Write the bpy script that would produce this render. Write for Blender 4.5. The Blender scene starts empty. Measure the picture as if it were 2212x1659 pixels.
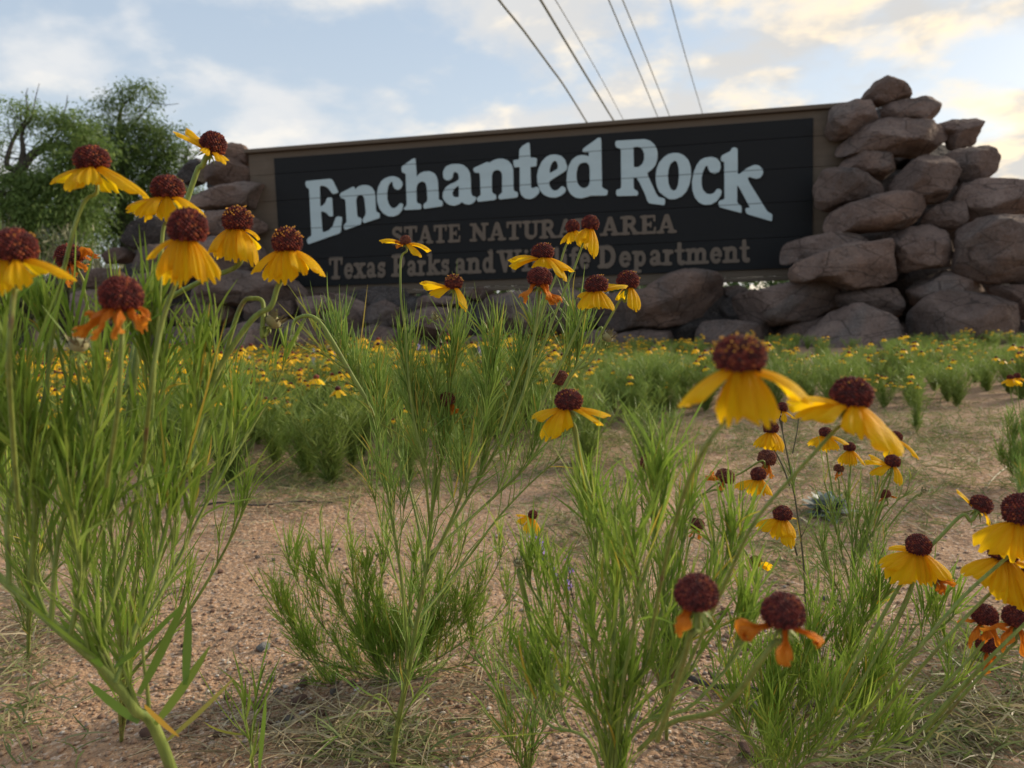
import bpy, math, random
import numpy as np
from mathutils import Vector, Matrix
from math import sin, cos, pi, radians, sqrt

random.seed(7)
RNG = np.random.default_rng(11)
scene = bpy.context.scene
COL = scene.collection

# ------------------------------------------------------------------ camera
H = 0.32                       # camera height above the sand
PITCH = radians(5.95); ROLL = radians(1.9)
FPX = 1720.0                   # focal length in pixels of a 2212 x 1659 picture
CAM = Vector((0, 0, H))
FW = Vector((0, cos(PITCH), -sin(PITCH)))
r0 = Vector((1, 0, 0)); u0 = Vector((0, sin(PITCH), cos(PITCH)))
RT = r0 * cos(ROLL) - u0 * sin(ROLL)
UP = u0 * cos(ROLL) + r0 * sin(ROLL)
cd = bpy.data.cameras.new('camera'); cam = bpy.data.objects.new('camera', cd); COL.objects.link(cam)
cam.matrix_world = Matrix(((RT.x, UP.x, -FW.x, CAM.x), (RT.y, UP.y, -FW.y, CAM.y), (RT.z, UP.z, -FW.z, CAM.z), (0, 0, 0, 1)))
cd.sensor_width = 36; cd.lens = FPX / 2212 * 36
cd.clip_start = 0.01; cd.clip_end = 3000
cd.dof.use_dof = True; cd.dof.focus_distance = 0.46; cd.dof.aperture_fstop = cd.lens / 1.45
scene.camera = cam

# ------------------------------------------------------------------ sky, sun, exposure
SUN_AZ = radians(62)           # clockwise from the view direction (+Y)
SUN_EL = radians(24)
world = bpy.data.worlds.new('World'); scene.world = world; world.use_nodes = True
nt = world.node_tree; N = nt.nodes; L = nt.links; N.clear()
def nd(t, **k):
    n = N.new(t)
    for a, b in k.items(): setattr(n, a, b)
    return n
out = nd('ShaderNodeOutputWorld'); bg = nd('ShaderNodeBackground'); bg.inputs['Strength'].default_value = 0.086
L.new(bg.outputs[0], out.inputs[0])
sky = nd('ShaderNodeTexSky', sky_type='NISHITA'); sky.sun_disc = False
sky.sun_elevation = SUN_EL; sky.sun_rotation = SUN_AZ; sky.air_density = 1.0; sky.dust_density = 2.0; sky.ozone_density = 1.5
tc = nd('ShaderNodeTexCoord')
def math_(op, a, b=None, c=None, clamp=False):
    n = nd('ShaderNodeMath', operation=op); n.use_clamp = clamp
    for i, v in enumerate((a, b, c)):
        if v is None: continue
        if isinstance(v, (int, float)): n.inputs[i].default_value = v
        else: L.new(v, n.inputs[i])
    return n.outputs[0]
def mixc(f, a, b):
    n = nd('ShaderNodeMix', data_type='RGBA')
    for i, v in ((0, f), (6, a), (7, b)):
        if isinstance(v, (int, float)): n.inputs[i].default_value = v
        elif isinstance(v, tuple): n.inputs[i].default_value = (*v, 1)
        else: L.new(v, n.inputs[i])
    return n.outputs[2]
def smooth(v, a, b):
    n = nd('ShaderNodeMapRange', interpolation_type='SMOOTHSTEP'); L.new(v, n.inputs[0])
    n.inputs[1].default_value = a; n.inputs[2].default_value = b
    return n.outputs[0]
sep = nd('ShaderNodeSeparateXYZ'); L.new(tc.outputs['Generated'], sep.inputs[0])
zc = math_('MAXIMUM', sep.outputs[2], 0.0)
zz = math_('ADD', zc, 0.28)
cx = math_('DIVIDE', sep.outputs[0], zz); cy = math_('DIVIDE', sep.outputs[1], zz)
comb = nd('ShaderNodeCombineXYZ'); L.new(cx, comb.inputs[0]); L.new(cy, comb.inputs[1]); comb.inputs[2].default_value = 3.7
def noise(scale, detail, rough, dist=0.0, vec=None, off=0.0):
    m = nd('ShaderNodeMapping'); L.new(vec or comb.outputs[0], m.inputs[0]); m.inputs['Location'].default_value = (off, off * 1.7, off)
    m.inputs['Scale'].default_value = (1, 1, 1)
    n = nd('ShaderNodeTexNoise'); L.new(m.outputs[0], n.inputs['Vector'])
    n.inputs['Scale'].default_value = scale; n.inputs['Detail'].default_value = detail
    n.inputs['Roughness'].default_value = rough; n.inputs['Distortion'].default_value = dist
    return n.outputs['Fac']
sd = Vector((sin(SUN_AZ) * cos(SUN_EL), cos(SUN_AZ) * cos(SUN_EL), sin(SUN_EL)))
dp = nd('ShaderNodeVectorMath', operation='DOT_PRODUCT'); L.new(tc.outputs['Generated'], dp.inputs[0]); dp.inputs[1].default_value = sd
near = math_('MULTIPLY_ADD', dp.outputs['Value'], 0.5, 0.5)          # 1 towards the sun
warm = smooth(near, 0.60, 0.95)
n1 = noise(2.6, 8, 0.50, 0.15, off=2.3)
n2 = noise(6.5, 7, 0.55, 0.1, off=9.1)
dens = math_('ADD', n1, math_('MULTIPLY', math_('SUBTRACT', n2, 0.5), 0.30))
dens = math_('ADD', dens, math_('MULTIPLY', math_('SUBTRACT', near, 0.75), 0.18))
mask = smooth(dens, 0.40, 0.60)
shade = smooth(noise(5.0, 8, 0.52, 0.2, off=31.0), 0.45, 0.60)
blue = mixc(0.62, sky.outputs[0], mixc(smooth(sep.outputs[2], 0.0, 0.5), (7.0, 7.5, 7.8), (4.6, 5.7, 7.0)))
cl_cool = mixc(shade, (6.6, 6.7, 6.8), (7.9, 7.6, 7.1))
cl_warm = mixc(shade, (5.7, 5.5, 5.2), (9.9, 8.1, 5.6))
cloud = mixc(warm, cl_cool, cl_warm)
fin = mixc(math_('MULTIPLY', mask, 0.92), blue, cloud)
below = smooth(sep.outputs[2], -0.02, 0.0)
L.new(fin, bg.inputs['Color'])

sl = bpy.data.lights.new('sun', 'SUN'); sun = bpy.data.objects.new('sun', sl); COL.objects.link(sun)
sl.energy = 2.9; sl.angle = radians(12); sl.color = (1.0, 0.86, 0.66)
sun.rotation_euler = (-sd).to_track_quat('-Z', 'Y').to_euler()
vs = scene.view_settings; vs.view_transform = 'Standard'; vs.look = 'None'; vs.gamma = 1.0; vs.use_curve_mapping = False; vs.exposure = 0.56
scene.cycles.max_bounces = 6; scene.cycles.transparent_max_bounces = 4; scene.cycles.use_denoising = True
scene.cycles.caustics_reflective = False; scene.cycles.caustics_refractive = False

# ------------------------------------------------------------------ geometry helpers
def P(u, v, d):
    dr = FW + RT * ((u - 1106) / FPX) + UP * ((829.5 - v) / FPX)
    return CAM + dr * d
def vnoise2(x, y, seed=0):
    x = np.asarray(x, float); y = np.asarray(y, float)
    xi = np.floor(x).astype(np.int64); yi = np.floor(y).astype(np.int64)
    fx = x - xi; fy = y - yi; fx = fx * fx * (3 - 2 * fx); fy = fy * fy * (3 - 2 * fy)
    def h(a, b):
        k = (a * 374761393 + b * 668265263 + seed * 982451653) & 0xffffffff
        k = ((k ^ (k >> 13)) * 1274126177) & 0xffffffff
        return ((k ^ (k >> 16)) & 0xffff) / 65535.0
    return (h(xi, yi) * (1 - fx) + h(xi + 1, yi) * fx) * (1 - fy) + (h(xi, yi + 1) * (1 - fx) + h(xi + 1, yi + 1) * fx) * fy - 0.5
def vnoise3(p, seed=0):
    x, y, z = p[:, 0], p[:, 1], p[:, 2]
    xi = np.floor(x).astype(np.int64); yi = np.floor(y).astype(np.int64); zi = np.floor(z).astype(np.int64)
    fx = x - xi; fy = y - yi; fz = z - zi
    fx = fx * fx * (3 - 2 * fx); fy = fy * fy * (3 - 2 * fy); fz = fz * fz * (3 - 2 * fz)
    def h(a, b, c):
        k = (a * 374761393 + b * 668265263 + c * 2147483647 + seed * 982451653) & 0xffffffff
        k = ((k ^ (k >> 13)) * 1274126177) & 0xffffffff
        return ((k ^ (k >> 16)) & 0xffff) / 65535.0
    def lay(c):
        return (h(xi, yi, c) * (1 - fx) + h(xi + 1, yi, c) * fx) * (1 - fy) + (h(xi, yi + 1, c) * (1 - fx) + h(xi + 1, yi + 1, c) * fx) * fy
    return lay(zi) * (1 - fz) + lay(zi + 1) * fz - 0.5
def gh(x, y):
    d = np.hypot(x, y)
    near = np.clip(1.6 - d * 0.16, 0, 1)
    return (vnoise2(np.asarray(x) * 2.1, np.asarray(y) * 2.1, 1) * 0.030 + vnoise2(np.asarray(x) * 7, np.asarray(y) * 7, 2) * 0.012
            + (vnoise2(np.asarray(x) * 23, np.asarray(y) * 23, 3) * 0.006 + vnoise2(np.asarray(x) * 61, np.asarray(y) * 61, 4) * 0.0030) * near)
def G(u, v):
    dr = FW + RT * ((u - 1106) / FPX) + UP * ((829.5 - v) / FPX)
    t = -H / dr.z
    p = CAM + dr * t
    for _ in range(3):
        z = float(gh(p.x, p.y)); t = (z - H) / dr.z; p = CAM + dr * t
    return p
def onground(x, y): return Vector((x, y, float(gh(x, y))))

def mesh_np(name, verts, faces, mats, mi=None, smooth=True):
    """verts (N,3), faces (M,k) one array or list of arrays of equal k"""
    me = bpy.data.meshes.new(name)
    verts = np.asarray(verts, np.float32)
    if not isinstance(faces, list): faces = [faces]
    faces = [np.asarray(f, np.int32) for f in faces if len(f)]
    loops = np.concatenate([f.ravel() for f in faces])
    tot = np.concatenate([np.full(len(f), f.shape[1], np.int32) for f in faces])
    start = np.concatenate([[0], np.cumsum(tot)[:-1]]).astype(np.int32)
    me.vertices.add(len(verts)); me.vertices.foreach_set('co', verts.ravel())
    me.loops.add(len(loops)); me.loops.foreach_set('vertex_index', loops)
    me.polygons.add(len(tot)); me.polygons.foreach_set('loop_start', start); me.polygons.foreach_set('loop_total', tot)
    if not isinstance(mats, (list, tuple)): mats = [mats]
    for m in mats: me.materials.append(m)
    if mi is not None: me.polygons.foreach_set('material_index', np.asarray(mi, np.int32))
    me.polygons.foreach_set('use_smooth', np.full(len(tot), smooth, bool))
    me.update(calc_edges=True)
    me.validate()
    return me
class MB:
    """collects quads/tris with a material index"""
    def __init__(s): s.v = []; s.q = []; s.t = []; s.qm = []; s.tm = []; s.n = 0
    def add(s, v, q=None, t=None, m=0):
        v = np.asarray(v, float).reshape(-1, 3)
        if q is not None and len(q): s.q.append(np.asarray(q) + s.n); s.qm.append(np.full(len(q), m))
        if t is not None and len(t): s.t.append(np.asarray(t) + s.n); s.tm.append(np.full(len(t), m))
        s.v.append(v); s.n += len(v)
    def tube(s, pts, rad, k=5, m=0):
        pts = np.asarray([tuple(p) for p in pts], float); n = len(pts)
        rad = np.asarray(rad if hasattr(rad, '__len__') else [rad] * n, float)
        tg = np.gradient(pts, axis=0); tg /= np.linalg.norm(tg, axis=1, keepdims=True) + 1e-12
        ref = np.array([0.31, 0.17, 0.05]); 
        if abs(np.dot(tg[0] , ref)) / np.linalg.norm(ref) > .9: ref = np.array([0., 1, 0])
        a = np.cross(tg, ref); a /= np.linalg.norm(a, axis=1, keepdims=True) + 1e-12
        b = np.cross(tg, a)
        th = np.arange(k) * 2 * pi / k
        ring = pts[:, None, :] + rad[:, None, None] * (np.cos(th)[None, :, None] * a[:, None, :] + np.sin(th)[None, :, None] * b[:, None, :])
        i = np.arange(n - 1)[:, None] * k; j = np.arange(k)[None, :]; j2 = (j + 1) % k
        q = np.stack([i + j, i + j2, i + k + j2, i + k + j], -1).reshape(-1, 4)
        s.add(ring.reshape(-1, 3), q=q, m=m)
        if k >= 3:
            c = [list(range(k))[::-1], [(n - 1) * k + x for x in range(k)]]
            s.add(ring[0], t=[[0, x + 1, x] for x in range(1, k - 1)], m=m); s.add(ring[-1], t=[[0, x, x + 1] for x in range(1, k - 1)], m=m)
    def leaves(s, lv, rows=5, m=0, prof=(0.55, 1.0, 1.0, 0.8, 0.12)):
        """lv rows: p(3) dir(3) bend(3) side(3) length width"""
        if not len(lv): return
        a = np.asarray(lv, float); p, d, b, w = a[:, 0:3], a[:, 3:6], a[:, 6:9], a[:, 9:12]; ln, wd = a[:, 12], a[:, 13]
        t = np.linspace(0, 1, rows); pf = np.interp(t, np.linspace(0, 1, len(prof)), prof)
        c = p[:, None, :] + d[:, None, :] * (ln[:, None] * t)[..., None] + b[:, None, :] * (ln[:, None] * t ** 2)[..., None]
        off = w[:, None, :] * (0.5 * wd[:, None] * pf)[..., None]
        v = np.stack([c - off, c + off], 2).reshape(-1, 3)
        base = (np.arange(len(a)) * rows * 2)[:, None]; r = (np.arange(rows - 1) * 2)[None, :]
        q = np.stack([base + r, base + r + 1, base + r + 3, base + r + 2], -1).reshape(-1, 4)
        s.add(v, q=q, m=m)
    def build(s, name, mats, parent=None, org=None, smooth=True, link=True):
        v = np.concatenate(s.v)
        if org is not None: v = v - np.array(tuple(org))
        f = []; mi = []
        if s.q: f.append(np.concatenate(s.q)); mi.append(np.concatenate(s.qm))
        if s.t: f.append(np.concatenate(s.t)); mi.append(np.concatenate(s.tm))
        me = mesh_np(name, v, f, mats, np.concatenate(mi), smooth)
        return obj(name, me, parent) if link else me
def obj(name, me, parent=None, loc=None, **props):
    o = bpy.data.objects.new(name, me); COL.objects.link(o)
    if parent is not None: o.parent = parent
    if loc is not None: o.location = loc
    for k, v in props.items(): o[k] = v
    return o
def thing(name, loc, label, cat, group=None):
    o = bpy.data.objects.new(name, None); COL.objects.link(o); o.location = loc; o.empty_display_size = .05
    tag(o, label, cat, group); return o
def tag(o, label, cat, group=None):
    o['label'] = label; o['category'] = cat
    if group: o['group'] = group
    return o
def catmull(pts, n=6):
    pts = [Vector(p) for p in pts]
    if len(pts) == 2: return [pts[0].lerp(pts[1], i / n) for i in range(n + 1)]
    q = [pts[0] * 2 - pts[1]] + pts + [pts[-1] * 2 - pts[-2]]; r = []
    for i in range(1, len(q) - 2):
        for j in range(n):
            t = j / n; a, b, c, d = q[i - 1], q[i], q[i + 1], q[i + 2]
            r.append(0.5 * ((2 * b) + (c - a) * t + (2 * a - 5 * b + 4 * c - d) * t * t + (3 * b - a - 3 * c + d) * t ** 3))
    r.append(pts[-1]); return r

# ------------------------------------------------------------------ materials
def mat(name, build):
    m = bpy.data.materials.new(name); m.use_nodes = True
    t = m.node_tree; t.nodes.clear(); o = t.nodes.new('ShaderNodeOutputMaterial')
    build(t, o); return m
class NT:
    def __init__(s, t): s.t = t
    def n(s, ty, ins={}, **k):
        x = s.t.nodes.new(ty)
        for a, b in k.items(): setattr(x, a, b)
        for a, b in ins.items():
            if hasattr(b, 'is_output'): s.t.links.new(b, x.inputs[a])
            else: x.inputs[a].default_value = b
        return x
    def noise(s, scale, detail=4, rough=.5, vec=None, dist=0.0):
        i = {'Scale': scale, 'Detail': detail, 'Roughness': rough, 'Distortion': dist}
        if vec is not None: i['Vector'] = vec
        return s.n('ShaderNodeTexNoise', i).outputs['Fac']
    def ramp(s, f, stops, interp='LINEAR'):
        r = s.n('ShaderNodeValToRGB', {'Fac': f}); cr = r.color_ramp; cr.interpolation = interp
        while len(cr.elements) < len(stops): cr.elements.new(0.5)
        for e, (p, c) in zip(cr.elements, stops):
            e.position = p; e.color = (*c, 1) if len(c) == 3 else c
        return r.outputs[0]
    def mix(s, f, a, b, mode='MIX'):
        x = s.n('ShaderNodeMix', data_type='RGBA', blend_type=mode)
        for i, v in ((0, f), (6, a), (7, b)):
            if hasattr(v, 'is_output'): s.t.links.new(v, x.inputs[i])
            else: x.inputs[i].default_value = v if i == 0 else (*v, 1)
        return x.outputs[2]
    def pos(s): return s.n('ShaderNodeTexCoord').outputs['Object']
    def island(s): return s.n('ShaderNodeNewGeometry').outputs['Random Per Island']
def leaf_mat(name, stops, trans=0.35, rough=0.5, objvar=True):
    def b(t, o):
        k = NT(t); c = k.ramp(k.island(), stops)
        nz = k.noise(35, 2, .5, k.pos()); c = k.mix(nz, c, (0, 0, 0), 'MIX') if False else c
        v = k.n('ShaderNodeHueSaturation', {'Color': c, 'Value': k.n('ShaderNodeMapRange', {0: k.n('ShaderNodeObjectInfo').outputs['Random'], 3: 0.85, 4: 1.15}).outputs[0] if objvar else 1.0}).outputs[0]
        p = k.n('ShaderNodeBsdfPrincipled', {'Base Color': v, 'Roughness': rough, 'Specular IOR Level': 0.3})
        tr = k.n('ShaderNodeBsdfTranslucent', {'Color': v})
        mx = k.n('ShaderNodeMixShader', {0: trans, 1: p.outputs[0], 2: tr.outputs[0]})
        t.links.new(mx.outputs[0], o.inputs[0])
    return mat(name, b)
M_leaf = leaf_mat('leaf_green', [(0, (.115, .205, .036)), (.5, (.18, .275, .052)), (.88, (.26, .35, .075)), (.965, (.35, .30, .05)), (1, (.45, .30, .06))])
M_leaf_n = leaf_mat('leaf_near_green', [(0, (.155, .26, .032)), (.6, (.235, .345, .048)), (.95, (.32, .41, .07)), (1, (.5, .35, .05))], trans=.45)
M_leaf_far = leaf_mat('leaf_field_green', [(0, (.145, .225, .042)), (.6, (.215, .30, .062)), (1, (.31, .38, .095))])
def b_stem(t, o):
    k = NT(t); pos = k.pos(); a = k.noise(55, 5, .65, pos, .4); f = k.noise(420, 3, .6, k.n('ShaderNodeMapping', {0: pos, 'Scale': (1, 1, .15)}).outputs[0]); z = k.n('ShaderNodeSeparateXYZ', {0: pos}).outputs[2]
    c = k.ramp(f, [(.3, (.13, .18, .04)), (.6, (.22, .27, .06)), (.85, (.34, .36, .12))])
    low = k.n('ShaderNodeMapRange', {0: z, 1: .16, 2: .0, 3: 0.0, 4: .10}).outputs[0]
    sc_ = k.n('ShaderNodeMath', {0: a, 1: low}, operation='ADD').outputs[0]
    c = k.mix(k.ramp(sc_, [(.60, (0, 0, 0)), (.70, (.85, .85, .85))]), c, (.14, .085, .045))
    bp = k.n('ShaderNodeBump', {'Strength': .6, 'Distance': .0006, 'Height': f})
    p = k.n('ShaderNodeBsdfPrincipled', {'Base Color': c, 'Roughness': .6, 'Specular IOR Level': .25, 'Normal': bp.outputs[0]}); t.links.new(p.outputs[0], o.inputs[0])
M_stem = mat('stem_green', b_stem)
M_stem_dark = leaf_mat('stem_dark', [(0, (.07, .08, .045)), (1, (.10, .085, .05))], trans=0.0)
M_dying = leaf_mat('dying_leaf_yellow', [(0, (.60, .34, .04)), (1, (.66, .40, .06))], objvar=False)
M_weed = leaf_mat('weed_green', [(0, (.14, .19, .055)), (.5, (.21, .24, .085)), (.8, (.32, .29, .14)), (1, (.42, .35, .20))])
M_straw = leaf_mat('straw', [(0, (.18, .14, .08)), (.5, (.32, .26, .15)), (1, (.50, .42, .27))], trans=.1)
M_silver = leaf_mat('silver_leaf', [(0, (.20, .24, .21)), (1, (.32, .36, .32))], trans=.1)
M_purple = leaf_mat('purple_petal', [(0, (.34, .18, .62)), (1, (.48, .36, .75))])
M_violet = leaf_mat('pale_violet_petal', [(0, (.40, .36, .60)), (1, (.55, .50, .70))])
def petal_mat(name, inner, outer, tr):
    def b(t, o):
        k = NT(t); pos = k.pos(); sp = k.n('ShaderNodeSeparateXYZ', {0: pos})
        g = k.n('ShaderNodeMapRange', {0: sp.outputs[0], 1: 0.0, 2: 1.5}).outputs[0]
        c = k.mix(g, inner, outer)
        nz = k.noise(9, 3, .6, k.n('ShaderNodeMapping', {0: pos, 'Scale': (.16, 3.2, .3)}).outputs[0])
        c = k.mix(k.ramp(nz, [(.45, (0, 0, 0)), (.72, (.5, .5, .5))]), c, inner)
        c = k.n('ShaderNodeHueSaturation', {'Color': c, 'Value': k.n('ShaderNodeMapRange', {0: k.n('ShaderNodeObjectInfo').outputs['Random'], 3: 0.94, 4: 1.04}).outputs[0]}).outputs[0]
        bp = k.n('ShaderNodeBump', {'Strength': .5, 'Distance': .035, 'Height': nz})
        p = k.n('ShaderNodeBsdfPrincipled', {'Base Color': c, 'Roughness': .55, 'Specular IOR Level': .25, 'Normal': bp.outputs[0]})
        tl = k.n('ShaderNodeBsdfTranslucent', {'Color': c})
        t.links.new(k.n('ShaderNodeMixShader', {0: tr, 1: p.outputs[0], 2: tl.outputs[0]}).outputs[0], o.inputs[0])
    return mat(name, b)
M_petal = petal_mat('yellow_petal', (.96, .48, .005), (.98, .66, .010), .55)
M_spent = petal_mat('spent_petal', (.62, .14, .006), (.86, .34, .03), .35)
def disc_mat(name, stops):
    def b(t, o):
        k = NT(t); c = k.ramp(k.island(), stops)
        p = k.n('ShaderNodeBsdfPrincipled', {'Base Color': c, 'Roughness': .75, 'Specular IOR Level': .15, 'Sheen Weight': .15})
        t.links.new(p.outputs[0], o.inputs[0])
    return mat(name, b)
M_disc = disc_mat('disc_red', [(0, (.045, .005, .005)), (.5, (.10, .011, .009)), (.85, (.18, .026, .016)), (1, (.34, .09, .03))])
M_disc_b = disc_mat('disc_brown', [(0, (.06, .014, .009)), (.6, (.14, .035, .020)), (1, (.26, .09, .04))])
M_pollen = disc_mat('pollen', [(0, (.55, .22, .02)), (1, (.8, .42, .05))])
M_dry = disc_mat('dry_head', [(0, (.12, .10, .055)), (1, (.30, .28, .14))])

def b_sand(t, o):
    k = NT(t); pos = k.pos()
    big = k.noise(1.3, 5, .6, pos); mid = k.noise(9, 6, .65, pos); fine = k.noise(160, 5, .7, pos)
    vor = k.n('ShaderNodeTexVoronoi', {'Vector': pos, 'Scale': 330.0, 'Randomness': 1.0}); vor2 = k.n('ShaderNodeTexVoronoi', {'Vector': pos, 'Scale': 140.0})
    c = k.ramp(mid, [(.28, (.29, .17, .098)), (.5, (.38, .23, .14)), (.72, (.45, .285, .18))])
    c = k.mix(k.ramp(big, [(.42, (0, 0, 0)), (.62, (.7, .7, .7))]), c, (.25, .17, .11))
    grain = k.ramp(k.n('ShaderNodeSeparateColor', {0: vor.outputs['Color']}).outputs[0], [(0, (.15, .085, .05)), (.35, (.36, .225, .13)), (.8, (.47, .32, .20)), (.97, (.72, .62, .53))])
    c = k.mix(.42, c, grain)
    c = k.mix(k.ramp(fine, [(.3, (.5, .5, .5)), (.5, (0, 0, 0))]), c, (.20, .12, .08))
    # green-brown far meadow beyond the rocks
    sp = k.n('ShaderNodeSeparateXYZ', {0: pos})
    far = k.n('ShaderNodeMapRange', {0: sp.outputs[1], 1: 4.5, 2: 9.0}).outputs[0]
    c = k.mix(far, c, k.ramp(k.noise(.8, 5, .6, pos), [(.3, (.10, .13, .045)), (.7, (.20, .19, .09))]))
    h = k.n('ShaderNodeMath', {0: vor.outputs['Distance'], 1: -0.5}, operation='MULTIPLY').outputs[0]
    h2 = k.n('ShaderNodeMath', {0: h, 1: k.n('ShaderNodeMath', {0: fine, 1: 1.2}, operation='MULTIPLY').outputs[0]}, operation='ADD').outputs[0]
    h3 = k.n('ShaderNodeMath', {0: h2, 1: k.n('ShaderNodeMath', {0: vor2.outputs['Distance'], 1: -1.3}, operation='MULTIPLY').outputs[0]}, operation='ADD').outputs[0]
    bp = k.n('ShaderNodeBump', {'Strength': .9, 'Distance': .0028, 'Height': h3})
    p = k.n('ShaderNodeBsdfPrincipled', {'Base Color': c, 'Roughness': .9, 'Specular IOR Level': .2, 'Normal': bp.outputs[0]})
    t.links.new(p.outputs[0], o.inputs[0])
M_sand = mat('sand', b_sand)
def b_pebble(t, o):
    k = NT(t); c = k.ramp(k.island(), [(0, (.22, .135, .09)), (.25, (.33, .20, .13)), (.55, (.41, .275, .175)), (.8, (.47, .34, .24)), (.93, (.34, .29, .24)), (1, (.66, .60, .52))])
    nz = k.noise(220, 4, .6, k.pos()); c = k.mix(k.ramp(nz, [(.35, (.45, .45, .45)), (.6, (0, 0, 0))]), c, (.12, .07, .05))
    p = k.n('ShaderNodeBsdfPrincipled', {'Base Color': c, 'Roughness': .8, 'Specular IOR Level': .3}); t.links.new(p.outputs[0], o.inputs[0])
M_pebble = mat('pebbles', b_pebble)
def stone_mat(name, c1, c2, c3, sc=1.0):
    def b(t, o):
        k = NT(t); pos0 = k.pos(); oi = k.n('ShaderNodeObjectInfo')
        pos = k.n('ShaderNodeVectorMath', {0: pos0, 1: k.n('ShaderNodeVectorMath', {0: oi.outputs['Location'], 1: (3.3, 3.3, 3.3)}, operation='MULTIPLY').outputs[0]}, operation='ADD').outputs[0]
        a = k.noise(4 * sc, 7, .6, pos, .3); f = k.noise(38 * sc, 6, .72, pos); g = k.noise(140 * sc, 4, .7, pos); st = k.noise(2.2 * sc, 4, .55, pos, .8)
        c = k.ramp(a, [(.30, c1), (.52, c2), (.74, c3)])
        c = k.mix(k.ramp(st, [(.52, (0, 0, 0)), (.64, (.55, .55, .55))]), c, (.17, .165, .16))            # grey-green lichen
        c = k.mix(k.ramp(f, [(.30, (.7, .7, .7)), (.47, (0, 0, 0))]), c, (.06, .045, .042))
        c = k.mix(k.ramp(g, [(.54, (0, 0, 0)), (.66, (.7, .7, .7))]), c, (.46, .37, .33)); vk = k.n('ShaderNodeTexVoronoi', {'Vector': k.n('ShaderNodeVectorMath', {0: pos, 1: (1.5, 1.5, 4.5)}, operation='MULTIPLY').outputs[0], 'Scale': 2.6 * sc}, feature='DISTANCE_TO_EDGE').outputs['Distance']; c = k.mix(k.ramp(vk, [(.0, (.75, .75, .75)), (.022, (0, 0, 0))]), c, (.05, .038, .035))
        c = k.n('ShaderNodeHueSaturation', {'Color': c, 'Value': k.n('ShaderNodeMapRange', {0: oi.outputs['Random'], 3: .72, 4: 1.12}).outputs[0]}).outputs[0]
        hh = k.n('ShaderNodeMath', {0: f, 1: k.n('ShaderNodeMath', {0: a, 1: 2.0}, operation='MULTIPLY').outputs[0]}, operation='ADD').outputs[0]
        hh = k.n('ShaderNodeMath', {0: hh, 1: k.n('ShaderNodeMath', {0: g, 1: .35}, operation='MULTIPLY').outputs[0]}, operation='ADD').outputs[0]
        bp = k.n('ShaderNodeBump', {'Strength': 1.0, 'Distance': .042 / sc, 'Height': hh})
        p = k.n('ShaderNodeBsdfPrincipled', {'Base Color': c, 'Roughness': .88, 'Specular IOR Level': .2, 'Normal': bp.outputs[0]})
        t.links.new(p.outputs[0], o.inputs[0])
    return mat(name, b)
M_rock = stone_mat('granite_boulder', (.175, .122, .102), (.29, .208, .175), (.41, .30, .25))
M_rock_l = stone_mat('weathered_granite', (.17, .118, .098), (.30, .205, .165), (.44, .29, .22))
M_rock_dk_shade = stone_mat('dark_granite_and_gap_shade', (.05, .044, .042), (.085, .075, .072), (.12, .105, .10))  # dark stones on the left pile, and shade painted into the gap fillers
M_white_st = stone_mat('quartz', (.6, .58, .55), (.7, .69, .66), (.78, .77, .75), 12)
M_red_st = stone_mat('red_pebble', (.22, .11, .08), (.33, .18, .13), (.42, .25, .18), 14)
M_grey_st = stone_mat('grey_pebble', (.22, .20, .18), (.34, .30, .27), (.42, .38, .34), 14)
def paint(name, col, rough=.6, wear=None, scale=(2, 30, 2), amt=.25):
    def b(t, o):
        k = NT(t); pos = k.n('ShaderNodeMapping', {0: k.pos(), 'Scale': scale}).outputs[0]
        nz = k.noise(1.6, 6, .65, pos); n2 = k.noise(5, 5, .6, k.pos())
        c = k.mix(k.ramp(nz, [(.35, (amt, amt, amt)), (.6, (0, 0, 0))]), col, tuple(x * .55 for x in col))
        if wear: c = k.mix(k.ramp(n2, [(.58, (0, 0, 0)), (.75, (.5, .5, .5))]), c, wear)
        bp = k.n('ShaderNodeBump', {'Strength': .35, 'Distance': .003, 'Height': nz})
        p = k.n('ShaderNodeBsdfPrincipled', {'Base Color': c, 'Roughness': rough, 'Specular IOR Level': .3, 'Normal': bp.outputs[0]})
        t.links.new(p.outputs[0], o.inputs[0])
    return mat(name, b)
M_black = paint('black_board_paint', (.005, .0058, .007), .65, (.011, .0125, .015), scale=(1.2, 1.2, 26), amt=.4)
M_tan = paint('tan_board_paint', (.125, .095, .068), .7, (.17, .135, .10), scale=(1.2, 1.2, 26))
M_white0 = paint('white_letter_paint', (.48, .59, .62), .6, (.41, .51, .545), scale=(3, 3, 9), amt=.15)
M_tanlet = paint('tan_letter_paint', (.155, .122, .095), .7, (.19, .15, .12), scale=(3, 3, 9))
M_wire = paint('wire_metal', (.17, .16, .16), .6)
def b_bark(t, o):
    k = NT(t); nz = k.noise(6, 6, .7, k.n('ShaderNodeMapping', {0: k.pos(), 'Scale': (3, 3, .6)}).outputs[0])
    c = k.ramp(nz, [(.3, (.028, .023, .020)), (.7, (.085, .070, .058))])
    p = k.n('ShaderNodeBsdfPrincipled', {'Base Color': c, 'Roughness': .9, 'Normal': k.n('ShaderNodeBump', {'Strength': .8, 'Distance': .02, 'Height': nz}).outputs[0]})
    t.links.new(p.outputs[0], o.inputs[0])
M_bark = mat('bark', b_bark)
M_tree = leaf_mat('mesquite_leaf', [(0, (.095, .155, .042)), (.5, (.145, .22, .055)), (1, (.23, .31, .09))], trans=.5)
M_tree2 = leaf_mat('mesquite_leaf_dark', [(0, (.085, .14, .038)), (.5, (.13, .20, .05)), (1, (.21, .29, .08))], trans=.5)
M_brush = leaf_mat('brush_twig', [(0, (.11, .12, .06)), (.6, (.17, .175, .09)), (1, (.25, .235, .14))], trans=.15)
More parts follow.
